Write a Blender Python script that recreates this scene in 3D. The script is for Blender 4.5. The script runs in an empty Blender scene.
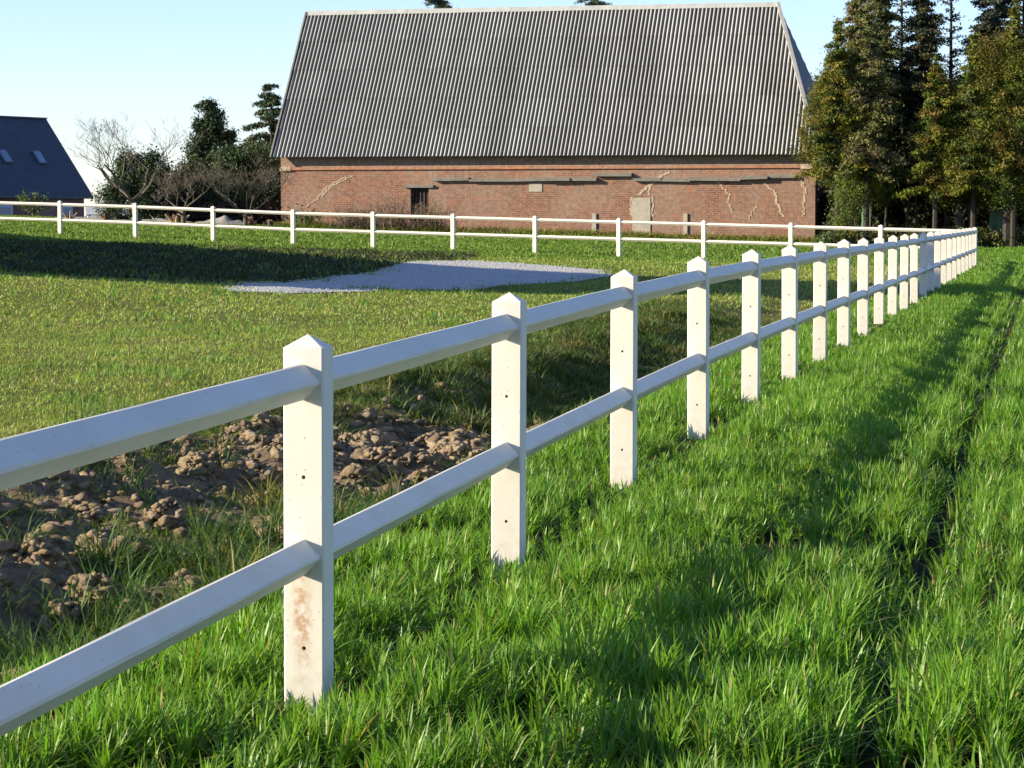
import bpy, math, random
import numpy as np
from mathutils import Vector, Matrix

SC = bpy.context.scene
COL = SC.collection
rad = math.radians

# ------------------------------------------------------------------ camera
cam_d = bpy.data.cameras.new("camera")
cam = bpy.data.objects.new("camera", cam_d); COL.objects.link(cam)
cam_d.sensor_fit = 'HORIZONTAL'; cam_d.sensor_width = 36.0
cam_d.lens = 36.0 * 2750 / 1024
cam_d.clip_start = 0.1; cam_d.clip_end = 6000
cam.location = (0, 0, 1.45)
cam.rotation_euler = (rad(90 - 3.4544), 0, 0)
SC.camera = cam

# ------------------------------------------------------------------ light
SUN_EL, BETA = 18.0, 10.0            # sun low on the left, a little behind the camera
W = bpy.data.worlds.new("World"); SC.world = W; W.use_nodes = True
wn = W.node_tree.nodes; wl = W.node_tree.links
bgn = wn['Background']
sky = wn.new('ShaderNodeTexSky'); sky.sky_type = 'NISHITA'; sky.sun_disc = False
sky.sun_elevation = rad(SUN_EL); sky.sun_rotation = rad(270 - BETA)
sky.air_density = 0.85; sky.dust_density = 0.15; sky.ozone_density = 3.0; sky.altitude = 100
tnt = wn.new('ShaderNodeMix'); tnt.data_type = 'RGBA'; tnt.blend_type = 'MULTIPLY'; tnt.inputs[0].default_value = 1
tnt.inputs[7].default_value = (1.03, 0.97, 1.10, 1)
wl.new(sky.outputs[0], tnt.inputs[6]); wl.new(tnt.outputs[2], bgn.inputs[0]); bgn.inputs[1].default_value = 0.093
sun_d = bpy.data.lights.new("sun", 'SUN'); sun = bpy.data.objects.new("sun", sun_d); COL.objects.link(sun)
sun_d.energy = 5.0; sun_d.angle = rad(0.5); sun_d.color = (1.0, 0.87, 0.65)
dirv = Vector((math.cos(rad(BETA)) * math.cos(rad(SUN_EL)), math.sin(rad(BETA)) * math.cos(rad(SUN_EL)), -math.sin(rad(SUN_EL))))
sun.rotation_euler = dirv.to_track_quat('-Z', 'Y').to_euler()
sun.location = (-30, -5, 20)
SC.view_settings.view_transform = 'Standard'; SC.view_settings.look = 'None'
SC.view_settings.gamma = 1.0; SC.view_settings.use_curve_mapping = False
SC.view_settings.exposure = 1.3

rng = np.random.default_rng(7)
R = random.Random(11)

# ------------------------------------------------------------------ materials
def newmat(name):
    m = bpy.data.materials.new(name); m.use_nodes = True
    nt = m.node_tree; b = nt.nodes['Principled BSDF']
    return m, nt, b
def N(nt, t, **kw):
    n = nt.nodes.new(t)
    for k, v in kw.items():
        if k in n.inputs: n.inputs[k].default_value = v
        else: setattr(n, k, v)
    return n
def coords(nt, kind='Object', scale=(1, 1, 1)):
    tc = nt.nodes.new('ShaderNodeTexCoord'); mp = nt.nodes.new('ShaderNodeMapping')
    mp.inputs['Scale'].default_value = scale
    nt.links.new(tc.outputs[kind], mp.inputs['Vector']); return mp.outputs[0]
def noise(nt, vec, scale, detail=4, rough=.6):
    n = N(nt, 'ShaderNodeTexNoise', Scale=scale, Detail=detail, Roughness=rough)
    nt.links.new(vec, n.inputs['Vector']); return n.outputs['Fac']
def ramp(nt, fac, stops):
    r = nt.nodes.new('ShaderNodeValToRGB'); cr = r.color_ramp
    while len(cr.elements) < len(stops): cr.elements.new(.5)
    for e, (p, c) in zip(cr.elements, stops):
        e.position = p; e.color = (*c, 1) if len(c) == 3 else c
    nt.links.new(fac, r.inputs[0]); return r.outputs[0]
def mix(nt, fac, a, b, mode='MIX'):
    m = nt.nodes.new('ShaderNodeMix'); m.data_type = 'RGBA'; m.blend_type = mode
    for s, v in ((m.inputs[0], fac), (m.inputs[6], a), (m.inputs[7], b)):
        if hasattr(v, 'links') or isinstance(v, bpy.types.NodeSocket): nt.links.new(v, s)
        else: s.default_value = v if not isinstance(v, tuple) else ((*v, 1) if len(v) == 3 else v)
    return m.outputs[2]
def bump(nt, b, h, strength=.3, dist=.01):
    n = N(nt, 'ShaderNodeBump', Strength=strength, Distance=dist)
    nt.links.new(h, n.inputs['Height']); nt.links.new(n.outputs[0], b.inputs['Normal'])
def simple(name, c1, c2, scale=5, rough=.8, bs=.3, bd=.01, spec=.3, vscale=(1, 1, 1)):
    m, nt, b = newmat(name); v = coords(nt, 'Object', vscale)
    f = noise(nt, v, scale)
    nt.links.new(ramp(nt, f, [(.3, c1), (.7, c2)]), b.inputs['Base Color'])
    b.inputs['Roughness'].default_value = rough; b.inputs['Specular IOR Level'].default_value = spec
    if bs: bump(nt, b, noise(nt, v, scale * 3), bs, bd)
    return m

def paint_mat(name, stain=False):
    """white painted concrete: pits, faint yellowing, optional rusty stain"""
    m, nt, b = newmat(name); v = coords(nt)
    big = noise(nt, v, 4.0); fine = noise(nt, v, 60, 5, .7)
    c = ramp(nt, big, [(.3, (.60, .56, .465)), (.65, (.685, .655, .575))])
    c = mix(nt, ramp(nt, fine, [(.42, (0, 0, 0)), (.75, (1, 1, 1))]), c, (.66, .62, .54))
    vo = N(nt, 'ShaderNodeTexVoronoi', Scale=42.0, Randomness=1.0); nt.links.new(v, vo.inputs['Vector'])
    pits = ramp(nt, vo.outputs['Distance'], [(.06, (1, 1, 1)), (.12, (0, 0, 0))])
    sel = ramp(nt, noise(nt, v, 9, 2), [(.42, (0, 0, 0)), (.5, (1, 1, 1))])
    pm = mix(nt, 1.0, pits, sel, 'MULTIPLY')
    c = mix(nt, pm, c, (.25, .22, .18))
    # soil splash close to the ground
    sep = nt.nodes.new('ShaderNodeSeparateXYZ'); tc = nt.nodes.new('ShaderNodeTexCoord')
    nt.links.new(tc.outputs['Object'], sep.inputs[0])
    if stain is not None:
        mr = N(nt, 'ShaderNodeMapRange'); mr.inputs[1].default_value = .30; mr.inputs[2].default_value = .0
        nt.links.new(sep.outputs[2], mr.inputs[0])
        mm = nt.nodes.new('ShaderNodeMath'); mm.operation = 'MULTIPLY'
        nt.links.new(mr.outputs[0], mm.inputs[0]); nt.links.new(ramp(nt, noise(nt, v, 22, 5, .7), [(.45, (0, 0, 0)), (.7, (.4, .4, .4))]), mm.inputs[1])
        c = mix(nt, mm.outputs[0], c, (.42, .34, .22))
    if stain:
        # a vertical brown smear, widest in the middle
        def band(sock, centre, half):
            s = nt.nodes.new('ShaderNodeMath'); s.operation = 'SUBTRACT'; s.inputs[1].default_value = centre; nt.links.new(sock, s.inputs[0])
            a = nt.nodes.new('ShaderNodeMath'); a.operation = 'ABSOLUTE'; nt.links.new(s.outputs[0], a.inputs[0])
            r = N(nt, 'ShaderNodeMapRange'); r.inputs[1].default_value = half; r.inputs[2].default_value = 0; nt.links.new(a.outputs[0], r.inputs[0])
            return r.outputs[0]
        q = nt.nodes.new('ShaderNodeMath'); q.operation = 'MULTIPLY'
        nt.links.new(band(sep.outputs[0], -.005, .035), q.inputs[0]); nt.links.new(band(sep.outputs[2], .27, .2), q.inputs[1])
        q2 = nt.nodes.new('ShaderNodeMath'); q2.operation = 'MULTIPLY'; nt.links.new(q.outputs[0], q2.inputs[0])
        nt.links.new(ramp(nt, noise(nt, v, 45, 6, .75), [(.4, (0, 0, 0)), (.62, (1, 1, 1))]), q2.inputs[1])
        q3 = nt.nodes.new('ShaderNodeMath'); q3.operation = 'MULTIPLY'; q3.inputs[1].default_value = 2.2; q3.use_clamp = True; nt.links.new(q2.outputs[0], q3.inputs[0])
        c = mix(nt, q3.outputs[0], c, (.46, .30, .19))
    nt.links.new(c, b.inputs['Base Color'])
    b.inputs['Roughness'].default_value = .55; b.inputs['Specular IOR Level'].default_value = .35
    h = mix(nt, pm, fine, (0, 0, 0))
    bump(nt, b, h, .25, .002)
    return m
M_post = paint_mat('white_painted_concrete'); M_post_stain = paint_mat('stained_painted_concrete', True)
M_rail = paint_mat('white_rail_paint', None)

def attr_mat(name, rough=.6, trans=.35, spec=.3, tcol=(1.3, 1.25, .5)):
    m, nt, b = newmat(name)
    a = nt.nodes.new('ShaderNodeAttribute'); a.attribute_name = 'tint'
    nt.links.new(a.outputs['Color'], b.inputs['Base Color'])
    b.inputs['Roughness'].default_value = rough; b.inputs['Specular IOR Level'].default_value = spec
    if trans:
        t = nt.nodes.new('ShaderNodeBsdfTranslucent'); c = mix(nt, 1.0, a.outputs['Color'], (*tcol, 1), 'MULTIPLY')
        nt.links.new(c, t.inputs[0])
        ms = nt.nodes.new('ShaderNodeMixShader'); ms.inputs[0].default_value = trans
        out = nt.nodes['Material Output']
        nt.links.new(b.outputs[0], ms.inputs[1]); nt.links.new(t.outputs[0], ms.inputs[2]); nt.links.new(ms.outputs[0], out.inputs[0])
    return m
M_wheat = attr_mat('wheat_leaf', .45, .42, .4, (1.15, 1.25, .5))
M_lawn = attr_mat('lawn_leaf', .6, .35, .3)
M_leaf = attr_mat('tree_leaf', .6, .25, .3)
M_needle = attr_mat('conifer_needle', .65, .12, .25)

# ------------------------------------------------------------------ mesh helpers
def tag(o, label=None, cat=None, group=None, kind=None):
    if label: o['label'] = label
    if cat: o['category'] = cat
    if group: o['group'] = group
    if kind: o['kind'] = kind
    return o
def empty(name, loc=(0, 0, 0), rz=0, **kw):
    o = bpy.data.objects.new(name, None); COL.objects.link(o); o.location = loc; o.rotation_euler = (0, 0, rz)
    o.empty_display_size = .2
    return tag(o, **kw)
class MB:
    def __init__(s): s.v = []; s.f = []
    def poly(s, pts):
        n = len(s.v); s.v += [tuple(p) for p in pts]; s.f.append(tuple(range(n, n + len(pts)))); return s
    def box(s, lo, hi, rot=0, org=(0, 0, 0)):
        n = len(s.v); c, t = math.cos(rot), math.sin(rot)
        for z in (lo[2], hi[2]):
            for x, y in ((lo[0], lo[1]), (hi[0], lo[1]), (hi[0], hi[1]), (lo[0], hi[1])):
                s.v.append((org[0] + x * c - y * t, org[1] + x * t + y * c, org[2] + z))
        s.f += [tuple(n + i for i in q) for q in ((3, 2, 1, 0), (4, 5, 6, 7), (0, 1, 5, 4), (1, 2, 6, 5), (2, 3, 7, 6), (3, 0, 4, 7))]
        return s
    def tube(s, path, radii, k=6, cap=True):
        n0 = len(s.v); P = [Vector(p) for p in path]
        for i, p in enumerate(P):
            d = (P[min(i + 1, len(P) - 1)] - P[max(i - 1, 0)]).normalized()
            a = d.orthogonal().normalized() if abs(d.z) < .9 else d.cross(Vector((1, 0, 0))).normalized()
            b = d.cross(a)
            for j in range(k):
                t = 2 * math.pi * j / k
                s.v.append(tuple(p + (a * math.cos(t) + b * math.sin(t)) * radii[i]))
        for i in range(len(P) - 1):
            for j in range(k):
                a0 = n0 + i * k; s.f.append((a0 + j, a0 + (j + 1) % k, a0 + k + (j + 1) % k, a0 + k + j))
        if cap:
            s.f.append(tuple(n0 + j for j in reversed(range(k)))); s.f.append(tuple(n0 + (len(P) - 1) * k + j for j in range(k)))
        return s
    def build(s, name, mat, parent=None, smooth=False, **kw):
        me = bpy.data.meshes.new(name); me.from_pydata(s.v, [], s.f); me.materials.append(mat); me.validate()
        if smooth: me.polygons.foreach_set('use_smooth', [True] * len(me.polygons))
        o = bpy.data.objects.new(name, me); COL.objects.link(o)
        if parent: o.parent = parent
        return tag(o, **kw)
def npmesh(name, V, F, mat, parent=None, tint=None, smooth=False, **kw):
    """V (n,3); F list of int arrays (m,k)"""
    me = bpy.data.meshes.new(name); V = np.ascontiguousarray(V, dtype=np.float32)
    me.vertices.add(len(V)); me.vertices.foreach_set('co', V.ravel())
    idx = np.concatenate([f.ravel() for f in F]).astype(np.int32)
    tot = np.concatenate([np.full(len(f), f.shape[1], np.int32) for f in F])
    st = np.concatenate([[0], np.cumsum(tot)[:-1]]).astype(np.int32)
    me.loops.add(len(idx)); me.loops.foreach_set('vertex_index', idx)
    me.polygons.add(len(tot)); me.polygons.foreach_set('loop_start', st)
    me.polygons.foreach_set('use_smooth', np.full(len(tot), smooth))
    me.update(calc_edges=True)
    if tint is not None:
        a = me.attributes.new('tint', 'FLOAT_COLOR', 'POINT')
        c = np.ones((len(V), 4), np.float32); c[:, :3] = tint; a.data.foreach_set('color', c.ravel())
    me.materials.append(mat)
    o = bpy.data.objects.new(name, me); COL.objects.link(o)
    if parent: o.parent = parent
    return tag(o, **kw)

# ------------------------------------------------------------------ terrain
def hash2(ix, iy, seed):
    h = (ix.astype(np.int64) * 374761393 + iy.astype(np.int64) * 668265263 + seed * 1442695041) & 0xffffffff
    h = ((h ^ (h >> 13)) * 1274126177) & 0xffffffff
    return ((h ^ (h >> 16)) & 0xffff) / 65535.0
def vnoise(x, y, s, seed=0):
    x = np.asarray(x, float) / s; y = np.asarray(y, float) / s
    ix = np.floor(x); iy = np.floor(y); fx = x - ix; fy = y - iy
    fx = fx * fx * (3 - 2 * fx); fy = fy * fy * (3 - 2 * fy)
    a = hash2(ix, iy, seed); b = hash2(ix + 1, iy, seed); c = hash2(ix, iy + 1, seed); d = hash2(ix + 1, iy + 1, seed)
    return (a * (1 - fx) + b * fx) * (1 - fy) + (c * (1 - fx) + d * fx) * fy
def sst(x, a, b):
    t = np.clip((np.asarray(x, float) - a) / (b - a), 0, 1); return t * t * (3 - 2 * t)
FX0, FY0 = -.59, 7.93                      # first visible post
UX, UY = .1921, .9814                      # fence direction
def fcoord(X, Y):
    dx = np.asarray(X, float) - FX0; dy = np.asarray(Y, float) - FY0
    return dx * UX + dy * UY, -dx * UY + dy * UX        # t along, d to the left
def trench_amt(t): return sst(t, -9, -4) * (1 - .35 * sst(t, 16, 26)) * (1 - sst(t, 30, 42))
GYS = [41.0, 42.3, 43.5, 49, 54, 57, 59, 63, 65.4, 67.5, 69, 70, 71]
GXL = [-4.2, -4.25, -4.3, -4.0, -3.85, -3.75, -3.4, -3.0, -2.9, -2.8, -2.5, -1.2, -1.0]
GXR = [-4.1, -3.4, -2.3, -1.7, -.3, .4, 1.0, 2.3, 2.1, 1.2, .2, -.9, -1.0]
def gravel_mask(X, Y):
    a = np.interp(Y, GYS, GXL); b = np.interp(Y, GYS, GXR); c = (a + b) / 2; h = np.maximum((b - a) / 2, .02)
    return np.where((Y < 41) | (Y > 71), 9.0, 1 + (np.abs(X - c) - h) / 1.5)
def pit_mask(X, Y):
    e = ((X + .8 + .10 * (Y - 57)) / (6.2 - .02 * (Y - 57))) ** 2 + ((Y - 56.5) / 11.5) ** 2
    return e
def height(X, Y):
    X = np.asarray(X, float); Y = np.asarray(Y, float)
    t, d = fcoord(X, Y)
    z = .118 * sst(Y, 5, 19) - .035 * sst(Y, 30, 78) - .04 * (1 - sst(Y, 4, 8))
    fx = FX0 + (Y - FY0) * UX / UY; fx = np.minimum(fx, 13.2)
    left = np.clip(fx - X, 0, 34)
    z = z + .0094 * left ** 1.3 * sst(Y, 14, 50)
    z = z + .5 * sst(Y, 80, 106)
    z = z + .20 * np.exp(-((X + 10) / 5) ** 2 - ((Y - 42) / 9) ** 2)
    z = z - .16 * np.clip(1.25 - pit_mask(X, Y), 0, 1)
    # wide plateau falls away behind the yard
    z = z * (1 - sst(Y, 124, 150) * (1 - sst(X, 5, 20)))
    z = np.where(Y > 150, z * (1 - sst(Y, 150, 200)), z)
    a = trench_amt(t)
    prof = -.27 * sst(d, .75, 1.25) * (1 - sst(d, 1.75, 2.75)) + .07 * sst(d, 2.0, 2.8) * (1 - sst(d, 3.2, 4.6))
    wob = .35 * (vnoise(t, d, 1.3, 3) - .5)
    nr = 1 - sst(t, 9, 13)
    prof2 = -(.27 - .07 * nr) * sst(d + wob, .75, 1.25) * (1 - sst(d + wob, 1.75 - .35 * nr, 2.75 + .35 * nr)) + (.07 - .02 * nr) * sst(d + wob, 2.0, 2.8) * (1 - sst(d + wob, 3.2, 4.6))
    z = z + a * prof2
    # cloddy ground in the trench
    rough = a * sst(d, .7, 1.2) * (1 - sst(d, 3.2, 4.0)) * (1 - .6 * sst(t, 11, 16)) * (1 - sst(t, 28, 36))
    z = z + rough * (.16 * (vnoise(X, Y, .34, 5) - .5) + .12 * (vnoise(X, Y, .17, 6) - .5) + .05 * (vnoise(X, Y, .09, 7) - .5))
    # soft undulation and tramlines
    z = z + .05 * (vnoise(X, Y, 3.2, 9) - .5) * sst(Y, 10, 20)
    z = z - .05 * (np.exp(-((d + 1.60) / .13) ** 2) + np.exp(-((d + 3.35) / .15) ** 2))
    return z
def hgt(x, y): return float(height(np.array([x]), np.array([y]))[0])

def axis(parts):
    out = []
    for a, b, st in parts: out.append(np.arange(a, b, st))
    return np.concatenate(out + [[parts[-1][1]]])
ax = axis([(-2000, -200, 200), (-200, -40, 16), (-40, -16, 1.5), (-16, -5, .4), (-5, 3, .045), (3, 16, .4), (16, 40, 1.5), (40, 200, 16), (200, 2000, 200)])
ay = axis([(-60, 0, 10), (0, 6, .5), (6, 19, .05), (19, 34, .15), (34, 130, .6), (130, 220, 4), (220, 600, 40), (600, 4000, 300)])
GX, GY = np.meshgrid(ax, ay); nx, ny = len(ax), len(ay)
GZ = height(GX, GY)
tt, dd = fcoord(GX, GY)
def lerp(a, b, m): return a * (1 - m[..., None]) + b * m[..., None]
soil = np.array([.35, .275, .19]); dark_soil = np.array([.07, .055, .035]); lawnc = np.array([.17, .20, .05]); dry = np.array([.20, .17, .08]); field = np.array([.08, .13, .03])
col = np.broadcast_to(lawnc, GX.shape + (3,)).copy()
n1 = vnoise(GX, GY, .9, 21); n2 = vnoise(GX, GY, .3, 22); n3 = vnoise(GX, GY, 2.3, 23)
col = lerp(col, dry, np.clip((n1 * .5 + n2 * .5 - .5) * 2.5, 0, .7))
am = trench_amt(tt)
wheat_edge = 1.05 - .1 * sst(tt, 4, 20)
col = lerp(col, soil, sst(dd, .5, 1.0) * (1 - sst(dd + .8 * (n1 - .5) + .9 * sst(tt, 6.5, 8.5), 3.0, 3.6)) * (1 - sst(tt, 9.5, 12.5)))
col = lerp(col, dark_soil, 1 - sst(dd, wheat_edge - .1, wheat_edge + .15))
col = lerp(col, field, sst(GY, 74, 82))
me_quads = (np.arange(nx - 1)[None, :] + np.arange(ny - 1)[:, None] * nx)[..., None] + np.array([0, 1, nx + 1, nx])
mg, nt, b = newmat('ground_soil_and_turf')
a = nt.nodes.new('ShaderNodeAttribute'); a.attribute_name = 'tint'
v = coords(nt, 'Object'); f1 = noise(nt, v, 14, 6, .7); f2 = noise(nt, v, 1.5, 4)
c = mix(nt, 1.0, a.outputs['Color'], ramp(nt, f1, [(.3, (.55, .55, .55)), (.7, (1.3, 1.25, 1.2))]), 'MULTIPLY')
nt.links.new(c, b.inputs['Base Color']); b.inputs['Roughness'].default_value = .95; b.inputs['Specular IOR Level'].default_value = .1
bump(nt, b, noise(nt, v, 24, 9, .85), 1.0, .09)
npmesh('ground', np.stack([GX, GY, GZ], -1).reshape(-1, 3), [me_quads.reshape(-1, 4)], mg, tint=col.reshape(-1, 3), smooth=True,
       kind='structure', label='grassy ground of lawn, trench and wheat field rising gently towards the barn')

# gravel yard: a thin sheet that follows the hollow
gy = np.linspace(41.8, 70.2, 120); K = 26; gp = []
for y in gy:
    a, b_ = float(np.interp(y, GYS, GXL)), float(np.interp(y, GYS, GXR)); wob = .25 * (vnoise(np.array([y]), np.array([1.]), 1.2, 8)[0] - .5)
    for k in range(K): gp.append((a - .1 + (b_ - a + .2 + wob) * k / (K - 1), y))
gp = np.array(gp); gz = height(gp[:, 0], gp[:, 1]) + .012 + .03 * vnoise(gp[:, 0], gp[:, 1], .6, 81) * np.minimum(1, np.minimum(np.tile(np.arange(K), len(gy)), K - 1 - np.tile(np.arange(K), len(gy))) / 3)
fq = np.array([[i * K + j, i * K + j + 1, (i + 1) * K + j + 1, (i + 1) * K + j] for i in range(len(gy) - 1) for j in range(K - 1)])
m_gr, nt, b = newmat('pale_gravel'); v = coords(nt)
vo = N(nt, 'ShaderNodeTexVoronoi', Scale=16.0); nt.links.new(v, vo.inputs['Vector'])
nt.links.new(mix(nt, noise(nt, v, .9, 4), ramp(nt, vo.outputs['Color'], [(.1, (.13, .128, .12)), (.4, (.38, .375, .355)), (.9, (.52, .51, .49))]), (.41, .405, .385)), b.inputs['Base Color'])
b.inputs['Roughness'].default_value = .9; bump(nt, b, vo.outputs['Distance'], .8, .03)
npmesh('gravel_yard', np.column_stack([gp, gz]), [fq], m_gr, kind='structure', smooth=True)

# loose stones over and around the gravel
_n = 5000; _y = rng.uniform(42, 70.5, _n); _a = np.interp(_y, GYS, GXL); _b = np.interp(_y, GYS, GXR); _x = _a - .22 + (_b - _a + .44) * rng.uniform(0, 1, _n)
_oct = np.array([[1, 0, 0], [0, 1, 0], [-1, 0, 0], [0, -1, 0], [0, 0, 1], [0, 0, -.4]]); _of = np.array([[0, 1, 4], [1, 2, 4], [2, 3, 4], [3, 0, 4], [1, 0, 5], [2, 1, 5], [3, 2, 5], [0, 3, 5]])
_r = np.exp(rng.normal(-4.5, .4, _n)).clip(.005, .022); _P = _oct[None] * _r[:, None, None] * rng.uniform(.6, 1.3, (_n, 6, 1)) + np.stack([_x, _y, height(_x, _y) + .025], -1)[:, None]
npmesh('loose_stones', _P.reshape(-1, 3), [(_of[None] + (np.arange(_n) * 6)[:, None, None]).reshape(-1, 3)], m_gr, kind='stuff', label='loose stones strewn over the pale gravel')

# ------------------------------------------------------------------ blades
def blades(P, h, w, bend, tint, seg=2, az=None, lean=None):
    n = len(P)
    az = rng.uniform(0, 2 * math.pi, n) if az is None else az
    wa = az + math.pi / 2 + rng.uniform(-.9, .9, n)
    D = np.stack([np.cos(az), np.sin(az), np.zeros(n)], -1); Wd = np.stack([np.cos(wa), np.sin(wa), np.zeros(n)], -1)
    ss = np.linspace(0, 1, seg + 1); Vs = []
    for i, s in enumerate(ss):
        c = P + D * (bend * h * (.25 * s + .75 * s * s))[:, None]; c = c.copy()
        c[:, 2] += h * (s - .35 * bend * s * s)
        ww = (w * (1 - .15 * s - .45 * s * s) * .5)[:, None]
        if i < seg: Vs += [c - Wd * ww, c + Wd * ww]
        else: Vs.append(c)
    V = np.stack(Vs, 1); k = V.shape[1]; base = np.arange(n)[:, None] * k
    F = []
    for i in range(seg - 1): F.append(base + np.array([2 * i, 2 * i + 1, 2 * i + 3, 2 * i + 2]))
    i = seg - 1; F.append(base + np.array([2 * i, 2 * i + 1, 2 * i + 2]))
    T = np.repeat(tint, k, 0)
    return V.reshape(-1, 3), F, T
class Acc:
    def __init__(s): s.V = []; s.Q = []; s.T = []; s.C = []; s.n = 0
    def add(s, V, F, T):
        for f in F: (s.Q if f.shape[1] == 4 else s.T).append(f + s.n)
        s.V.append(V); s.C.append(T); s.n += len(V)
    def build(s, name, mat, **kw):
        F = ([np.concatenate(s.Q)] if s.Q else []) + ([np.concatenate(s.T)] if s.T else [])
        return npmesh(name, np.concatenate(s.V), F, mat, tint=np.concatenate(s.C), **kw)
def scatter(y0, y1, dens, xl, xr):
    """uniform points between y0..y1 and xl(y)..xr(y)"""
    ys = np.linspace(y0, y1, 60); wid = np.maximum(0, xr(ys) - xl(ys)); area = float(((wid[1:] + wid[:-1]) / 2 * np.diff(ys)).sum())
    n = int(area * dens); cdf = np.concatenate([[0], np.cumsum((wid[1:] + wid[:-1]) / 2)]); cdf /= cdf[-1]
    y = np.interp(rng.uniform(0, 1, n), cdf, ys); u = rng.uniform(0, 1, n); x = xl(y) + (xr(y) - xl(y)) * u
    return x, y
def fenceX(y): return FX0 + (np.minimum(y, 78.6) - FY0) * UX / UY
def colvar(n, base, var=.25, hue=.12):
    k = 1 + rng.uniform(-var, var, n)[:, None]; hshift = rng.uniform(-hue, hue, n)[:, None]
    return np.clip(np.array(base)[None, :] * k * (1 + hshift * np.array([2.2, .6, -.8])), .003, 1)

# --- winter wheat
wh = Acc()
WB = (.118, .235, .022)
for (y0, y1, dens, h0, w0, seg) in ((5.2, 10.5, 4600, .155, .0096, 4), (10.5, 16, 3700, .138, .0098, 3), (16, 26, 2400, .128, .0105, 3), (26, 42, 1200, .115, .015, 2), (42, 66, 480, .12, .025, 2), (66, 95, 200, .13, .042, 2)):
    x, y = scatter(y0, y1, dens, lambda q: fenceX(q) - 1.0, lambda q: .187 * q + 1.2 + .02 * q)
    t, d = fcoord(x, y)
    # gather blades into drilled rows and tillered plants
    row = .14; dr = np.round(d / row) * row; d2 = dr + (d - dr) * .62
    x = x - (d2 - d) * UY; y = y + (d2 - d) * UX; d = d2
    xx_, yy_ = x, y; q_ = .085; jx = np.round(x / q_ + .5 * hash2(np.round(y / q_), np.round(x / q_), 5)) * q_; jy = np.round(y / q_) * q_
    pull = .45; x = x + (jx - x) * pull; y = y + (jy - y) * pull
    cl = vnoise(x, y, .22, 31); big = vnoise(x, y, 1.1, 32)
    edge = 1.0 + .25 * sst(t, 6, 14) - .6 * sst(t, 24, 40) + .5 * (vnoise(t, d * 0, .8, 33) - .5)
    keep = (d < edge) & (rng.uniform(0, 1, len(x)) < np.clip(.02 + 1.45 * cl + .6 * (big - .5), .03, 1))
    keep &= rng.uniform(0, 1, len(x)) > .88 * np.exp(-((d + 1.60 + .10 * (vnoise(t, d * 0, .9, 34) - .5)) / (.08 + .09 * vnoise(t, d * 0, .6, 35))) ** 4)
    keep &= rng.uniform(0, 1, len(x)) > .7 * np.exp(-((d + 3.35 + .12 * (vnoise(t, d * 0, .9, 36) - .5)) / .11) ** 4)
    thin = np.exp(-((d + .0) / .16) ** 2) * .45 + .35 * sst(d, .5, 1.0)       # thinner under the fence
    keep &= rng.uniform(0, 1, len(x)) > thin
    x, y, d, t, cl, big = (q[keep] for q in (x, y, d, t, cl, big)); n = len(x)
    P = np.stack([x, y, height(x, y) - .01], -1)
    h = h0 * (.55 + .75 * rng.beta(2.5, 2, n)) * (.62 + .75 * cl) * (.8 + .45 * big) * (1 - .45 * np.exp(-((d + .02) / .2) ** 2)) * (1 - .15 * sst(d, .2, .6))
    tint = colvar(n, WB, .3, .10) * (.85 + .35 * big[:, None])
    yel = rng.uniform(0, 1, n) < .035; tint[yel] = np.array([.34, .28, .10]) * rng.uniform(.6, 1.1, (yel.sum(), 1))
    bend = rng.gamma(2.0, .25, n).clip(.05, 1.7)
    az = np.where(rng.uniform(0, 1, n) < .2, rng.normal(.3, .9, n), rng.uniform(0, 6.283, n))
    wh.add(*blades(P, h, w0 * rng.uniform(.6, 1.25, n), bend, tint, seg, az=az))
wh.build('winter_wheat', M_wheat, kind='stuff', label='lush green young wheat growing right of the white fence')

# --- lawn
lw = Acc()
LB = (.222, .305, .056)
for (y0, y1, dens, h0, w0, seg) in ((8, 19, 1500, .04, .0055, 2), (19, 32, 700, .042, .009, 2), (32, 50, 260, .045, .017, 2), (50, 78, 110, .05, .03, 2)):
    x, y = scatter(y0, y1, dens, lambda q: -.19 * q - 1.0, lambda q: fenceX(q) - .3)
    t, d = fcoord(x, y)
    inner = 3.3 * trench_amt(t) + .5 * (1 - trench_amt(t)) + .9 * (vnoise(x, y, .8, 41) - .5)
    dens_n = vnoise(x, y, .7, 21 + 20) * .5 + vnoise(x, y, .25, 43) * .5
    keep = (d > inner * .8) & (rng.uniform(0, 1, len(x)) < .35 + .9 * dens_n) & (gravel_mask(x, y) > 1.0 - .55 * vnoise(x, y, .5, 48) ** 1.5)
    keep &= (d > inner) | (rng.uniform(0, 1, len(x)) < .35)
    x, y, d, t, dn = (q[keep] for q in (x, y, d, t, dens_n)); n = len(x)
    P = np.stack([x, y, height(x, y) - .004], -1)
    tuft = np.clip((vnoise(x, y, .35, 44) - .62) * 3.5, 0, 1)
    h = h0 * rng.uniform(.5, 1.3, n) * (1 + 1.5 * tuft)
    gv = vnoise(x, y, 1.7, 45)[:, None]; g2 = vnoise(x, y, .5, 46)[:, None]
    tint = colvar(n, LB, .18, .10) * (.72 + .34 * gv + .26 * g2)
    tint = tint * (1 - .55 * tuft[:, None] * np.array([.8, .35, .5]))
    dryb = rng.uniform(0, 1, n) < .12 + .22 * sst(4.6 - d, 0, 1.5) + .12 * (gv[:, 0] > .6); tint[dryb] = np.array([.32, .30, .12]) * rng.uniform(.75, 1.15, (dryb.sum(), 1))
    lw.add(*blades(P, h, w0 * rng.uniform(.6, 1.3, n), rng.uniform(.2, 1.3, n), tint, seg))
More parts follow.
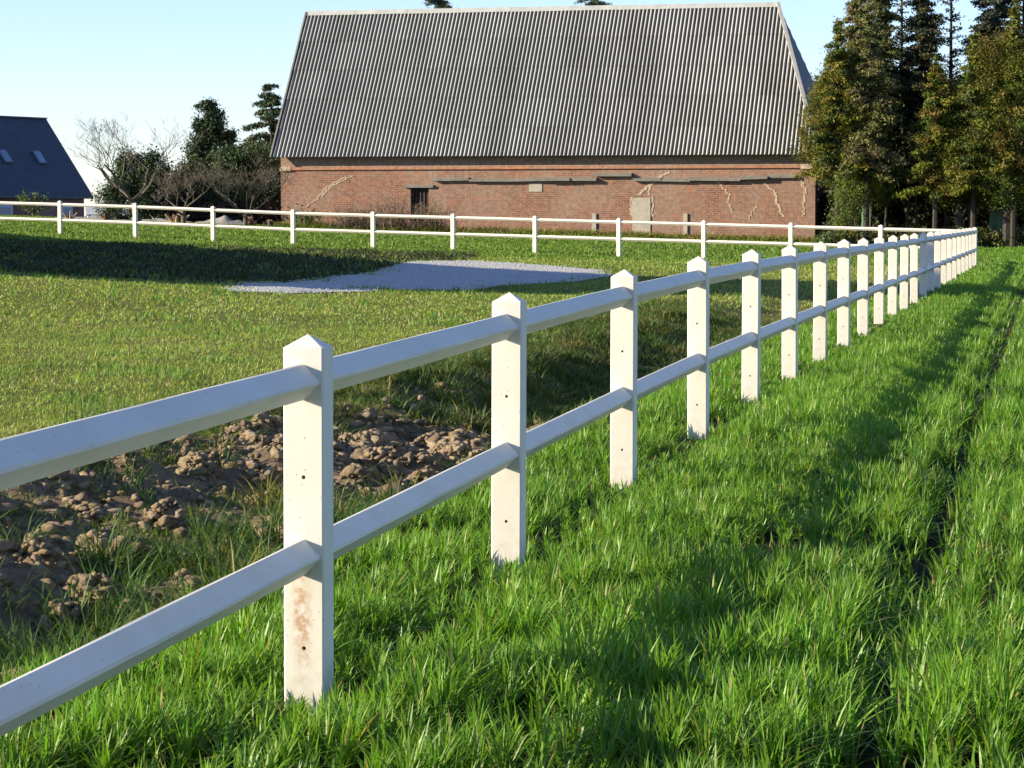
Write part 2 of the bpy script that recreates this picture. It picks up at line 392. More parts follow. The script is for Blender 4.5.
# short field grass either side of the far fence
x, y = scatter(76, 112, 70, lambda q: -.20 * q - 1, lambda q: .2 * q + 3)
t, d = fcoord(x, y); keep = (d > .3) | (y > 80)
x, y = x[keep], y[keep]; n = len(x)
P = np.stack([x, y, height(x, y) - .01], -1)
lw.add(*blades(P, rng.uniform(.06, .13, n), rng.uniform(.03, .06, n), rng.uniform(.2, 1, n), colvar(n, (.135, .225, .035), .25, .1), 2))
lw.build('lawn_grass', M_lawn, kind='stuff', label='short mown lawn grass behind the white fence')

# --- rank grass in and around the trench, bank and wall foot
rk = Acc()
def rank(cx, cy, n, rad_, h, base, w=.006, seg=4):
    a = rng.uniform(0, 6.283, n); r = rad_ * np.sqrt(rng.uniform(0, 1, n)) * .5
    x = cx + r * np.cos(a); y = cy + r * np.sin(a); P = np.stack([x, y, height(x, y) - .01], -1)
    rk.add(*blades(P, h * rng.uniform(.5, 1.15, n), w * rng.uniform(.6, 1.3, n), rng.uniform(.3, 1.4, n), colvar(n, base, .3, .12), seg, az=a + rng.normal(0, .7, n)))
def fpt(t, d): return FX0 + t * UX - d * UY, FY0 + t * UY + d * UX
for i in range(1700):
    t = R.uniform(-4.5, 31); u = R.random()
    d = 1.0 + 2.6 * R.random()
    if 6.8 < t < 10.8 and 1.15 < d < 2.5 and R.random() < .93: continue
    if t < 9:
        # clods stay bare on the crest; tufts fill the floor
        if 2.0 < d < 2.5 + 9 * (t < 6.8) and R.random() < .8: continue
        if d > 1.6 and R.random() < .45: continue
    cx, cy = fpt(t, d)
    if t > 9: rank(cx, cy, int(R.uniform(30, 80)), R.uniform(.2, .5), R.uniform(.07, .17), (.065, .11, .025) if R.random() < .7 else (.15, .15, .05), w=.007 + .0003 * t, seg=2); continue
    rank(cx, cy, int(R.uniform(25, 70)), R.uniform(.12, .4), R.uniform(.12, .28), (.06, .12, .022) if R.random() < .85 else (.17, .17, .05), w=.006 + .0004 * max(t, 0), seg=3)
for i in range(420):                                    # short green patches between the clods
    t = R.uniform(-4.5, 9.5); d = R.uniform(1.6, 3.6); cx, cy = fpt(t, d)
    if vnoise(np.array([t]), np.array([d]), .8, 71)[0] > .52: rank(cx, cy, int(R.uniform(40, 90)), R.uniform(.15, .35), R.uniform(.04, .11), (.12, .17, .03), w=.005, seg=2)
for i in range(420):                                    # ragged edge of the lawn along the trench
    t = R.uniform(-4.5, 34); d = R.gauss(3.45, .35); cx, cy = fpt(t, d)
    rank(cx, cy, int(R.uniform(15, 45)), R.uniform(.12, .4), R.uniform(.05, .12), (.12, .15, .035), w=.006 + .0004 * max(t, 0), seg=3)
# rough bank left of the gravel
xb = rng.uniform(-20, -1, 60000); yb = rng.uniform(43.5, 80, 60000)
g = gravel_mask(xb, yb); kb = (g > .99) & (xb < np.interp(yb, GYS, GXL)) & (yb > 44.3 + .8 * vnoise(xb, yb, 1.2, 66)) ; xb, yb = xb[kb], yb[kb]
kb = rng.uniform(0, 1, len(xb)) < .25 + vnoise(xb, yb, .9, 62); xb, yb = xb[kb], yb[kb]; n = len(xb)
rk.add(*blades(np.stack([xb, yb, height(xb, yb) - .01], -1), rng.uniform(.08, .2, n) * (.4 + vnoise(xb, yb, .7, 64)), rng.uniform(.03, .06, n), rng.uniform(.3, 1.3, n), colvar(n, (.050, .062, .028), .4, .3), 2))
# shaggy strip at the foot of the barn
for i in range(520):
    s = R.uniform(0, 1); x0 = -9.3 + 21.5 * s; y0 = 107.9 - 5.2 * s - R.uniform(.2, 2.6)
    rank(x0, y0, 26, R.uniform(.3, .9), R.uniform(.14, .4), (.15, .19, .035) if R.random() < .6 else (.24, .19, .09), w=.045, seg=2)
rk.build('rough_grass', M_lawn, kind='stuff', label='rank tufts of grass along the trench, bank and barn foot')

# ------------------------------------------------------------------ soil clods
def ico(sub=2):
    import bmesh
    bm = bmesh.new(); bmesh.ops.create_icosphere(bm, subdivisions=sub, radius=1)
    V = np.array([v.co[:] for v in bm.verts]); F = np.array([[q.index for q in f.verts] for f in bm.faces]); bm.free(); return V, F
IV, IF = ico(4); IV2, IF2 = ico(2); IV1, IF1 = ico(1)
def n3(P, s, seed):
    return (vnoise(P[:, 0] + P[:, 2] * .7, P[:, 1] - P[:, 2] * .6, s, seed) + vnoise(P[:, 2] + P[:, 0] * .4, P[:, 0] * .8 - P[:, 1], s, seed + 1)) / 2 - .5
cV, cF, cC, off = [], [], [], 0
def clod(x, y, r, big, up_=0):
    global off
    V0, F0 = (IV, IF) if big else ((IV2, IF2) if r > .016 else (IV1, IF1))
    sd = R.randint(0, 9999); P = V0 * 1.0
    rs_ = np.random.default_rng(sd); pn = rs_.normal(size=(10, 3)); pn /= np.linalg.norm(pn, axis=1)[:, None]; ph = rs_.uniform(.45, .95, 10)
    dp = P @ pn.T; disp = np.min(np.where(dp > .05, ph[None] / np.maximum(dp, .05), 9), axis=1).clip(.4, 1.35)
    disp = disp * (1 + .5 * n3(P + sd, .7, sd) + .45 * np.abs(n3(P + sd, .33, sd + 5)) + .35 * n3(P + sd, .15, sd + 9) + (.25 * n3(P + sd, .07, sd + 13) if big else 0))
    P = P * disp[:, None] * np.array([R.uniform(.8, 1.3), R.uniform(.8, 1.3), R.uniform(.55, .9)]) * r
    a = R.uniform(0, 6.28); ca, sa = math.cos(a), math.sin(a)
    P = np.column_stack([P[:, 0] * ca - P[:, 1] * sa, P[:, 0] * sa + P[:, 1] * ca, P[:, 2]])
    P += np.array([x, y, hgt(x, y) + r * .15 + up_])
    base = np.array([.46, .37, .26]) * R.uniform(.65, 1.25) * np.array([1, R.uniform(.92, 1.06), R.uniform(.85, 1.1)])
    cV.append(P); cF.append(F0 + off); cC.append(np.broadcast_to(base, P.shape)); off += len(P)
def crumbly(x, y, r):
    clod(x, y, r * .75, True)
    for q_ in range(int(26 + 500 * r)):
        a_ = R.uniform(0, 6.28); rr_ = r * R.uniform(.3, 1.15); clod(x + rr_ * math.cos(a_), y + rr_ * math.sin(a_), r * R.uniform(.08, .28), False, max(0, r * 1.1 * (1 - (rr_ / r) ** 2) * .75))
for i in range(15000):
    t = R.uniform(-4.5, 10.5) if i % 12 else R.uniform(9, 13)
    d = R.gauss(2.45, .62) if R.random() < .7 else R.uniform(1.1, 3.4)
    if i % 5 == 0: t, d = R.gauss(8.9, .9), R.gauss(1.9, .45)
    if d < .95 or d > 3.6 - 1.1 * max(0, min(1, (t - 6.5) / 2)): continue
    r = min(.05, R.lognormvariate(-4.3, .65)); x, y = fpt(t, d); clod(x, y, r, False)
for i in range(170):
    t = R.uniform(-4, 9.8); d = R.gauss(2.35, .5)
    if i % 3 == 0: t, d = R.gauss(8.9, .8), R.gauss(1.9, .4)
    if 1.1 < d < 3.3: x, y = fpt(t, d); crumbly(x, y, R.uniform(.05, .12))
m_clod, nt, b = newmat('crumbly_clay'); v = coords(nt)
a = nt.nodes.new('ShaderNodeAttribute'); a.attribute_name = 'tint'
c = mix(nt, 1.0, a.outputs['Color'], ramp(nt, noise(nt, v, 26, 6, .75), [(.3, (.6, .58, .56)), (.7, (1.35, 1.3, 1.2))]), 'MULTIPLY')
nt.links.new(c, b.inputs['Base Color']); b.inputs['Roughness'].default_value = .97; b.inputs['Specular IOR Level'].default_value = .08
bump(nt, b, noise(nt, v, 38, 8, .85), 1.0, .05)
npmesh('soil_clods', np.concatenate(cV), [np.concatenate(cF)], m_clod, tint=np.concatenate(cC), smooth=True, kind='stuff', label='dug brown clay clods heaped along the trench')

# ------------------------------------------------------------------ fences
PW = .06; CH = .006
def post_mesh(name, H=1.09, mat=None, hole=True):
    """square post, chamfered edges, pyramid cap, two bolt holes in the -Y face, origin at ground level"""
    mb = MB(); w = PW; c = CH; zt = H - .038; zb = -.25
    ring = [(-w + c, -w), (w - c, -w), (w, -w + c), (w, w - c), (w - c, w), (-w + c, w), (-w, w - c), (-w, -w + c)]
    for i in range(8):
        if i == 0: continue
        a, b_ = ring[i], ring[(i + 1) % 8]; mb.poly([(a[0], a[1], zb), (b_[0], b_[1], zb), (b_[0], b_[1], zt), (a[0], a[1], zt)])
    e = .006
    r2 = [(x * (1 - e / w), y * (1 - e / w)) for x, y in ring]
    for i in range(8):
        a, b_, c_, d_ = ring[i], ring[(i + 1) % 8], r2[(i + 1) % 8], r2[i]
        mb.poly([(a[0], a[1], zt), (b_[0], b_[1], zt), (c_[0], c_[1], zt + .004), (d_[0], d_[1], zt + .004)])
        mb.poly([(d_[0], d_[1], zt + .004), (c_[0], c_[1], zt + .004), (0, 0, H)])
    holes = (H - .41, H - .905) if hole else ()
    x0, x1 = -w + c, w - c; z = zb
    hw = (x1 - x0) / 2; hr = .0062
    for hz in sorted(holes):
        mb.poly([(x0, -w, z), (x1, -w, z), (x1, -w, hz - hw), (x0, -w, hz - hw)])
        outer = [(-1, -1), (0, -1), (1, -1), (1, 0), (1, 1), (0, 1), (-1, 1), (-1, 0)]
        O = [(q * hw, -w, hz + s * hw) for q, s in outer]
        I = [(hr * q / math.hypot(q, s), -w, hz + hr * s / math.hypot(q, s)) for q, s in outer]
        J = [(p[0], -w + .05, p[2]) for p in I]
        for k in range(8):
            k2 = (k + 1) % 8
            mb.poly([O[k], O[k2], I[k2], I[k]]); mb.poly([I[k], I[k2], J[k2], J[k]])
        mb.poly(J); z = hz + hw
    mb.poly([(x0, -w, z), (x1, -w, z), (x1, -w, zt), (x0, -w, zt)])
    me = bpy.data.meshes.new(name); me.from_pydata(mb.v, [], mb.f); me.materials.append(mat)
    import bmesh
    bm = bmesh.new(); bm.from_mesh(me); bmesh.ops.remove_doubles(bm, verts=bm.verts, dist=1e-5); bm.to_mesh(me); bm.free()
    return me
def rail(parent, A, B, hw=.056, rz=0):
    """diamond section rail from A to B (in the fence's local space)"""
    A = Vector(A); B = Vector(B); d = (B - A).normalized(); side = d.cross(Vector((0, 0, 1))).normalized(); up = side.cross(d)
    A = A + d * .012; B = B - d * .012; c = .005
    sec = []
    for q, s in ((0, 1), (1, 0), (0, -1), (-1, 0)):
        for e in (-1, 1):
            qq, ss = (q, s); tq, ts = (s, -q)
            sec.append((qq * (hw - c) + tq * c * e * (1), ss * (hw - c) + ts * c * e))
    mb = MB(); n = len(sec); segs = 6
    for i in range(segs + 1):
        p = A.lerp(B, i / segs)
        wob = .0012
        for q, s in sec:
            mb.v.append(tuple(p + side * (q + R.uniform(-wob, wob)) + up * (s + R.uniform(-wob, wob))))
    for i in range(segs):
        for j in range(n): mb.f.append((i * n + j, i * n + (j + 1) % n, (i + 1) * n + (j + 1) % n, (i + 1) * n + j))
    mb.f.append(tuple(reversed(range(n)))); mb.f.append(tuple(segs * n + j for j in range(n)))
    return mb.build('rail', M_rail, parent)
H0 = 1.09
pm = post_mesh('post', H0, M_post); pm_st = post_mesh('post', H0, M_post_stain)
NF = empty('rail_fence', (FX0, FY0, 0), label='white concrete post and rail fence running from left foreground along the wheat', cat='fence')
tops = [1.072, 1.116, 1.158, 1.194, 1.219, 1.228, 1.230, 1.234, 1.233, 1.224, 1.224, 1.220]
faz = math.atan2(UY, UX) - math.pi / 2
sp_ = (78.6 - FY0) / 24 / UY
P3 = []
for i in range(-1, 25):
    tz = tops[i + 1] if i + 1 < len(tops) else 1.220 - .026 * (i - 10) / 14
    P3.append((i * sp_ * UX, i * sp_ * UY, tz - H0))
for i, p in enumerate(P3[:-1]):
    o = bpy.data.objects.new('post', pm_st if i == 1 else pm); COL.objects.link(o); o.parent = NF; o.location = p
    o.rotation_euler = (R.gauss(0, .003), R.gauss(0, .004) + (.004 if i == 1 else 0), faz + R.gauss(0, .012))
    if i == 1: o['label'] = 'nearest visible post with a rusty brown smear'
for i in range(len(P3) - 1):
    for dz in (-.135, -.640):
        a, b_ = Vector(P3[i]), Vector(P3[i + 1]); a.z += H0 + dz; b_.z += H0 + dz; rail(NF, a, b_)
# far fence
CX, CY, CZ = 13.21, 78.6, 1.194
ang = math.atan2(89 - 78.6, -14.6 - 13.21); L11 = math.hypot(89 - 78.6, 14.6 + 13.21); s2 = L11 / 11
FF = empty('rail_fence', (CX, CY, 0), label='white concrete post and rail fence crossing the background before the brick barn', cat='fence')
Q3 = []
KS = [0.0, 2.73, 5.4, 8.05, 10.69, 13.36, 16.03, 18.69, 21.41, 24.19, 26.96, 29.69, 32.4, 35.1, 37.8]
for i in range(0, 15):
    k = KS[i]; x = CX + k * math.cos(ang)
    tz = float(np.interp(x, [-22, -14.6, -12.04, -6.84, 3.2, 13.21], [2.22, 2.02, 1.94, 1.73, 1.46, 1.194]))
    Q3.append((k * math.cos(ang), k * math.sin(ang), tz - H0))
for i, p in enumerate(Q3):
    o = bpy.data.objects.new('post', pm); COL.objects.link(o); o.parent = FF; o.location = p
    o.rotation_euler = (0, 0, ang - math.pi + math.pi / 2 + R.gauss(0, .01))
for i in range(len(Q3) - 1):
    for dz in (-.135, -.640):
        a, b_ = Vector(Q3[i]), Vector(Q3[i + 1]); a.z += H0 + dz; b_.z += H0 + dz; rail(FF, a, b_)

# ------------------------------------------------------------------ barn
WL = Vector((-9.05, 108.0)); WR = Vector((11.33, 103.0)); Lw = (WR - WL).length; baz = math.atan2(WR.y - WL.y, WR.x - WL.x)
barn = empty('brick_barn', (WL.x, WL.y, 0), baz, label='long red brick barn with a steep grey corrugated roof', cat='barn')
def brick_mat(name, c1, c2, mortar):
    m, nt, b = newmat(name)
    tc = nt.nodes.new('ShaderNodeTexCoord'); sep = nt.nodes.new('ShaderNodeSeparateXYZ'); nt.links.new(tc.outputs['Object'], sep.inputs[0])
    add = nt.nodes.new('ShaderNodeMath'); add.operation = 'ADD'; nt.links.new(sep.outputs[0], add.inputs[0]); nt.links.new(sep.outputs[1], add.inputs[1])
    cb = nt.nodes.new('ShaderNodeCombineXYZ'); nt.links.new(add.outputs[0], cb.inputs[0]); nt.links.new(sep.outputs[2], cb.inputs[1])
    br = nt.nodes.new('ShaderNodeTexBrick'); nt.links.new(cb.outputs[0], br.inputs['Vector'])
    br.inputs['Scale'].default_value = 1; br.inputs['Brick Width'].default_value = .23; br.inputs['Row Height'].default_value = .072; br.inputs['Mortar Size'].default_value = .009
    br.inputs['Color1'].default_value = (*c1, 1); br.inputs['Color2'].default_value = (*c2, 1); br.inputs['Mortar'].default_value = (*mortar, 1); br.inputs['Bias'].default_value = -.1
    v = tc.outputs['Object']
    c = mix(nt, ramp(nt, noise(nt, v, .55, 5, .65), [(.38, (0, 0, 0)), (.64, (.75, .75, .75))]), br.outputs['Color'], (.27, .20, .155))
    c = mix(nt, ramp(nt, noise(nt, v, 1.7, 4, .7), [(.55, (0, 0, 0)), (.7, (.6, .6, .6))]), c, (.36, .15, .085))
    c = mix(nt, 1.0, c, ramp(nt, noise(nt, v, 7, 6, .75), [(.3, (.6, .58, .58)), (.7, (1.35, 1.3, 1.25))]), 'MULTIPLY')
    sp = ramp(nt, noise(nt, v, 11, 3, .8), [(.66, (0, 0, 0)), (.74, (.7, .7, .7))])
    c = mix(nt, sp, c, (.50, .43, .34))
    nt.links.new(c, b.inputs['Base Color']); b.inputs['Roughness'].default_value = .9; b.inputs['Specular IOR Level'].default_value = .15
    bump(nt, b, br.outputs['Fac'], -.5, .01)
    return m
M_brick = brick_mat('old_red_brick', (.25, .108, .070), (.145, .068, .050), (.26, .215, .17))
M_brick_g = brick_mat('weathered_brick', (.26, .17, .11), (.17, .11, .08), (.30, .26, .21))
M_mortar = simple('lime_mortar', (.36, .27, .19), (.52, .43, .31), 9, .9)
M_cem = simple('grey_cement', (.30, .27, .22), (.42, .38, .31), 6, .9)
M_slab = simple('old_grey_slab', (.13, .12, .105), (.22, .205, .18), 5, .85)
M_dark = simple('dark_wood', (.018, .014, .011), (.035, .027, .02), 8, .8)
M_cap = simple('pale_ridge_sheet', (.30, .31, .29), (.40, .41, .385), 2.5, .7)
M_board = simple('pale_board', (.34, .33, .31), (.46, .44, .41), 4, .7)
Wz0, Wz1 = .3, 4.25; BD = 8.2; CZB = 3.37
def wp(px):            # metres along the wall for a reading off the photograph's scale
    k = (px - 512) / 2750 / .9985; dx, dy = (WR.x - WL.x) / Lw, (WR.y - WL.y) / Lw
    return (WL.x - k * WL.y) / (k * dy - dx)
def wz(px, py):        # height on the wall
    k = float(np.interp(px, [281, 815], [108.0, 103.0])); return 1.45 + (218 - py) * k / 2750 * 1.0036
# front wall with a real door opening
d0, d1 = wp(411), wp(429); dz0, dz1 = .9, wz(420, 188)
wall = MB(); T = .45
wall.box((0, 0, Wz0), (d0, T, CZB)).box((d1, 0, Wz0), (Lw, T, CZB)).box((d0, 0, dz1), (d1, T, CZB)).box((d0, 0, Wz0), (d1, T, dz0))
wallo = wall.build('wall', M_brick, barn)
wu = MB(); wu.box((0, -.012, CZB), (Lw, T, Wz1)); wu.build('upper_wall', M_brick_g, barn)
we = MB(); we.box((0, T, Wz0), (T, BD - T, Wz1)).box((Lw - T, T, Wz0), (Lw, BD - T, Wz1)).box((0, BD - T, Wz0), (Lw, BD, Wz1))
# left gable
ys_r, zr, ze = 4.15, 9.75, 3.80
we.poly([(.02, .2, Wz1), (.02, BD - .2, Wz1), (.02, ys_r, zr - .45)]); we.poly([(.3, .2, Wz1), (.3, ys_r, zr - .45), (.3, BD - .2, Wz1)])
we.build('end_wall', M_brick, barn)
MB().box((-.004, -.07, CZB - .05), (Lw + .004, -.013, CZB + .05)).build('brick_cornice', brick_mat('cornice_brick', (.42, .16, .08), (.33, .12, .06), (.3, .22, .16)), barn)
MB().box((-.02, -.085, CZB - .085), (.42, .1, CZB + .07)).build('corner_stone', M_mortar, barn)
MB().box((Lw - .55, -.085, CZB - .085), (Lw + .02, .1, CZB + .075)).build('corner_stone', M_mortar, barn)
q = MB(); q.box((d0 + .05, .16, dz0), (d1 - .05, .2, dz1)); dr = q.build('door', M_dark, barn)
q = MB()
for k in range(5): xx = d0 + .06 + k * (d1 - d0 - .12) / 4; q.box((xx - .02, .13, dz0 + .02), (xx + .02, .158, dz1 - .02))
q.build('door_slat', simple('door_slat_wood', (.05, .035, .03), (.09, .06, .045), 8), dr)
MB().box((d0 - .25, -.09, dz1), (d1 + .2, .12, dz1 + .1)).build('lintel', M_slab, barn)
# remains of a lean-to: broken slabs projecting from the wall
def slabrow(pts, parent):
    for (xa, ya), (xb_, yb_) in zip(pts[:-1], pts[1:]):
        n = max(1, int((xb_ - xa) / 26)); 
        for k in range(n):
            a_ = xa + (xb_ - xa) * k / n; e_ = xa + (xb_ - xa) * (k + 1) / n; yy = ya + (yb_ - ya) * (k + .5) / n
            s0, s1 = wp(a_), wp(e_); z = wz(a_, yy); tl = R.uniform(-.015, .015)
            mb = MB(); out = R.uniform(.13, .24)
            mb.v = [(s0, -out, z - .05 - tl), (s1 - .01, -out, z - .05 + tl), (s1 - .01, -.002, z - .03 + tl), (s0, -.002, z - .03 - tl),
                    (s0, -out, z + .04 - tl), (s1 - .01, -out, z + .04 + tl), (s1 - .01, -.002, z + .085 + tl), (s0, -.002, z + .085 - tl)]
            mb.f = [(3, 2, 1, 0), (4, 5, 6, 7), (0, 1, 5, 4), (1, 2, 6, 5), (2, 3, 7, 6), (3, 0, 4, 7)]
            mb.build('slate_ledge', M_slab, parent)
slabrow([(434, 179.5), (470, 180.5), (505, 181), (545, 180), (597, 180)], barn); slabrow([(594, 176.5), (632, 174.5)], barn); slabrow([(633, 180), (690, 181), (740, 179), (795, 176.5)], barn)
MB().box((wp(529), -.02, wz(535, 192)), (wp(542), .01, wz(535, 183.5))).build('patch', M_cem, barn)
MB().box((wp(632), -.03, .5), (wp(650), .01, wz(640, 198))).build('blocked_doorway', M_cem, barn)
for px in (594, 685): MB().box((wp(px - 2), -.05, .5), (wp(px + 2), .01, wz(px, 213.5))).build('stone_stub', M_cem, barn)
def crack(pts, w0, seed):
    """stepped line of repaired mortar joints, as a raised ribbon"""
    rr = random.Random(seed); path = []
    for (xa, ya), (xb_, yb_) in zip(pts[:-1], pts[1:]):
        n = max(2, int(math.hypot(xb_ - xa, yb_ - ya) / 1.6))
        for k in range(n): 
            u = k / n; path.append((wp(xa + (xb_ - xa) * u) + rr.uniform(-.045, .045), wz(xa, ya + (yb_ - ya) * u)))
    mb = MB()
    for i, (s_, z_) in enumerate(path[:-1]):
        s2_, z2_ = path[i + 1]; w = w0 * rr.uniform(.5, 1.3); lo, hi = min(z_, z2_), max(z_, z2_)
        mb.box((s_ - w, -.012 - .0003 * (i % 3), lo - .008), (s_ + w, .002, hi + .008))
        mb.box((min(s_, s2_) - w, -.0135 - .0003 * (i % 3), z2_ - .012), (max(s_, s2_) + w, .002, z2_ + .012))
    mb.build('mortar_repair', M_mortar, barn)
crack([(347, 176), (333, 184), (324, 190), (319, 198), (306, 207)], .02, 1)
crack([(352, 176), (340, 182), (328, 189), (323, 198)], .022, 2)
crack([(716, 181), (723, 188), (728, 194), (727, 202), (733, 214)], .022, 3)
crack([(764, 183), (772, 190), (776, 197), (776, 203), (783, 218)], .04, 4)
crack([(796, 176), (801, 183), (804, 190), (803, 204), (802, 218)], .03, 5)
crack([(668, 172), (655, 180), (645, 188), (636, 196)], .05, 6); crack([(660, 176), (650, 186), (648, 197)], .04, 7); crack([(756, 205), (750, 214), (747, 220)], .02, 8)
crack([(631, 197), (631, 210), (632, 218)], .03, 9); crack([(652, 196), (652, 208), (651, 218)], .03, 10)
# corrugated roof
m_rf, nt, b = newmat('weathered_fibre_cement'); v = coords(nt)
f1 = noise(nt, v, .6, 5, .6); f2 = noise(nt, v, 9, 5, .75)
c = ramp(nt, noise(nt, coords(nt, 'Object', (1, .25, .25)), 1.1, 5, .65), [(.3, (.25, .25, .24)), (.7, (.35, .35, .335))])
c = mix(nt, ramp(nt, f2, [(.5, (0, 0, 0)), (.72, (.6, .6, .6))]), c, (.42, .41, .385))
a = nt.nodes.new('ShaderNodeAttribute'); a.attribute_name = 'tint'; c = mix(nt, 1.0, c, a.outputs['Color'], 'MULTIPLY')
nt.links.new(c, b.inputs['Base Color']); b.inputs['Roughness'].default_value = .85; b.inputs['Specular IOR Level'].default_value = .2
OVL, OVR, OVF = .27, .2, .42
E0 = -OVL; E1 = Lw + OVR; yE = -OVF; run = ys_r - yE; rise = zr - ze; sl = math.hypot(run, rise); nrm = np.array([0, -rise / sl, run / sl])
inset = 2.25; PITCH = .157; AMP = .042
def roof_plane(name, back=False):
    V, Q, T = [], [], []; nrow = 5; off = 0
    ncol = int((E1 - E0) / PITCH * 8); s = np.linspace(E0, E1, ncol + 1)
    prof = AMP * (np.cos(2 * math.pi * s / PITCH)); prof = np.sign(prof) * np.abs(prof / AMP) ** .8 * AMP
    vmax = np.clip((E1 - s) / inset, 0, 1)
    sheet = np.floor((s - E0) / (PITCH * 5))
    for r in range(nrow):
        v0, v1 = r / nrow - (.012 if r else 0), (r + 1) / nrow
        rows = []
        for j, vv in enumerate((v0, v1)):
            va = np.minimum(vv, vmax); lift = .012 * (1 - j) + .003 * r
            y = yE + run * va; z = ze + rise * va; n = (prof + lift)
            if back: P = np.stack([s, (2 * ys_r - y) + (-nrm[1]) * n, z + nrm[2] * n], -1)
            else: P = np.stack([s, y + nrm[1] * n, z + nrm[2] * n], -1)
            rows.append(P)
        V += rows; m = len(s)
        ok = (np.minimum(v1, vmax[:-1]) - v0 > 0.001) | (np.minimum(v1, vmax[1:]) - v0 > .001)
        i0 = np.arange(m - 1)[ok] + off
        qd = np.stack([i0, i0 + 1, i0 + m + 1, i0 + m], -1); Q.append(qd[:, ::-1] if back else qd)
        tn = .9 + .22 * hash2(sheet, sheet * 0 + r, 77); T += [tn, tn]; off += 2 * m
    T = np.concatenate(T) * np.tile(.30 + .92 * np.clip(prof / AMP * .5 + .5, 0, 1) ** 1.3, 2 * nrow)  # troughs tinted darker: shade between the corrugations put into the colour
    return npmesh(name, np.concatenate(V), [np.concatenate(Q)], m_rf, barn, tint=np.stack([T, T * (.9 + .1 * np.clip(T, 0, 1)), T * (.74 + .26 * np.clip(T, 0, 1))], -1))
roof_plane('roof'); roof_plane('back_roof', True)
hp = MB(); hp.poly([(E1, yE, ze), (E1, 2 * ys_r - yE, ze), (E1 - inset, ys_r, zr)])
hp.build('hip_roof', simple('shaded_hip_sheet', (.06, .065, .08), (.09, .095, .11), 4, .7), barn)  # hip end faces away from the sun; its shade is put into this colour
cap = MB()
def bar(mb, A, B, w, h, n_):
    A = Vector(A); B = Vector(B); d = (B - A).normalized(); n_ = Vector(n_).normalized(); sd = d.cross(n_).normalized(); i = len(mb.v)
    for p in (A, B):
        for x, z in ((-w, 0), (w, 0), (w, h), (-w, h)): mb.v.append(tuple(p + sd * x + n_ * z))
    mb.f += [(i, i + 1, i + 2, i + 3), (i + 7, i + 6, i + 5, i + 4)] + [(i + k, i + 4 + k, i + 4 + (k + 1) % 4, i + (k + 1) % 4) for k in range(4)]
RE = E1 - inset
nseg = 9; cz = zr + .055
for k in range(nseg):
    a_ = E0 - .03 + (RE + .1 - E0) * k / nseg; e_ = E0 - .03 + (RE + .1 - E0) * (k + 1) / nseg; up = .004 * (k % 2)
    w_ = .24; dy = w_ * run / sl; dz = w_ * rise / sl
    for sgn in (-1, 1):
        n_ = Vector((0, sgn * rise / sl, run / sl))
        bar(cap, (a_, ys_r + sgn * dy * .5, cz - dz * .5 + up), (e_ - .012, ys_r + sgn * dy * .5, cz - dz * .5 + up), w_ * .5, .025, n_)
cap.build('ridge_cap', M_cap, barn)
vb = MB(); bar(vb, (E1 - .02, yE, ze + .06), (RE, ys_r - .02, zr + .05), .07, .05, (0.25, -rise / sl, run / sl)); vb.build('hip_board', M_board, barn)
vb = MB(); bar(vb, (E0, yE, ze - .04), (E0, ys_r, zr - .04), .03, .12, nrm); vb.build('verge_board', M_slab, barn)

# ------------------------------------------------------------------ slate-roofed house
g_ = rad(58); hw_ = 3.3
RIDGE = Vector((-25.55, 150.0)); hd = Vector((math.cos(g_), math.sin(g_))); hn = Vector((math.sin(g_), -math.cos(g_)))
house = empty('slate_house', (RIDGE.x, RIDGE.y, 0), g_, label='house with a steep dark blue slate roof at the far left', cat='house')
Lh = 15.0; rz_, ez_ = 6.85, 2.62
m_sl = simple('blue_slate', (.034, .042, .062), (.05, .06, .085), 3, .5, .3, .02)
rf = MB(); mx, mn = .35, -Lh
for sg in (-1, 1):
    rf.poly([(mn, 0, rz_), (mx, 0, rz_), (mx, sg * hw_, ez_), (mn, sg * hw_, ez_)]); rf.poly([(mn, 0, rz_ - .14), (mn, sg * hw_, ez_ - .14), (mx, sg * hw_, ez_ - .14), (mx, 0, rz_ - .14)])
    for xx in (mn, mx): rf.poly([(xx, 0, rz_), (xx, 0, rz_ - .14), (xx, sg * hw_, ez_ - .14), (xx, sg * hw_, ez_)])
    rf.poly([(mn, sg * hw_, ez_), (mn, sg * hw_, ez_ - .14), (mx, sg * hw_, ez_ - .14), (mx, sg * hw_, ez_)])
rfo = rf.build('roof', m_sl, house)
MB().box((mn, -.1, rz_ - .03), (mx + .01, .1, rz_ + .05)).build('ridge_tiles', m_sl, rfo)
hm = MB(); hm.box((-Lh + .3, -hw_ + .35, -.6), (0, hw_ - .35, ez_ + .1)); 
for xx in (0.0, -Lh + .3): hm.poly([(xx, -hw_ + .35, ez_ + .1), (xx, hw_ - .35, ez_ + .1), (xx, 0, rz_ - .3)])
hm.build('wall', brick_mat('house_brick', (.24, .09, .075), (.17, .065, .06), (.2, .15, .13)), house)
M_blue = simple('pale_blue_paint', (.36, .45, .56), (.44, .52, .62), 3, .6); M_glassd = simple('window_glass', (.12, .17, .24), (.2, .26, .34), .6, .12, 0)
yw = -hw_ + .35
for xx in (-1.5, -6.2, -9.5):
    dd_ = MB().box((xx - .55, yw - .03, -.3), (xx + .55, yw - .003, 2.15)).build('door', M_blue, house)
    MB().box((xx - .4, yw - .04, 1.1), (xx + .4, yw - .031, 2.0)).build('pane', M_glassd, dd_)
def on_roof(x, b_):          # b_: 0 ridge .. 1 eave on the visible side
    return (x, -hw_ * b_, rz_ + (ez_ - rz_) * b_)
nR = Vector((0, -(rz_ - ez_), hw_)).normalized()
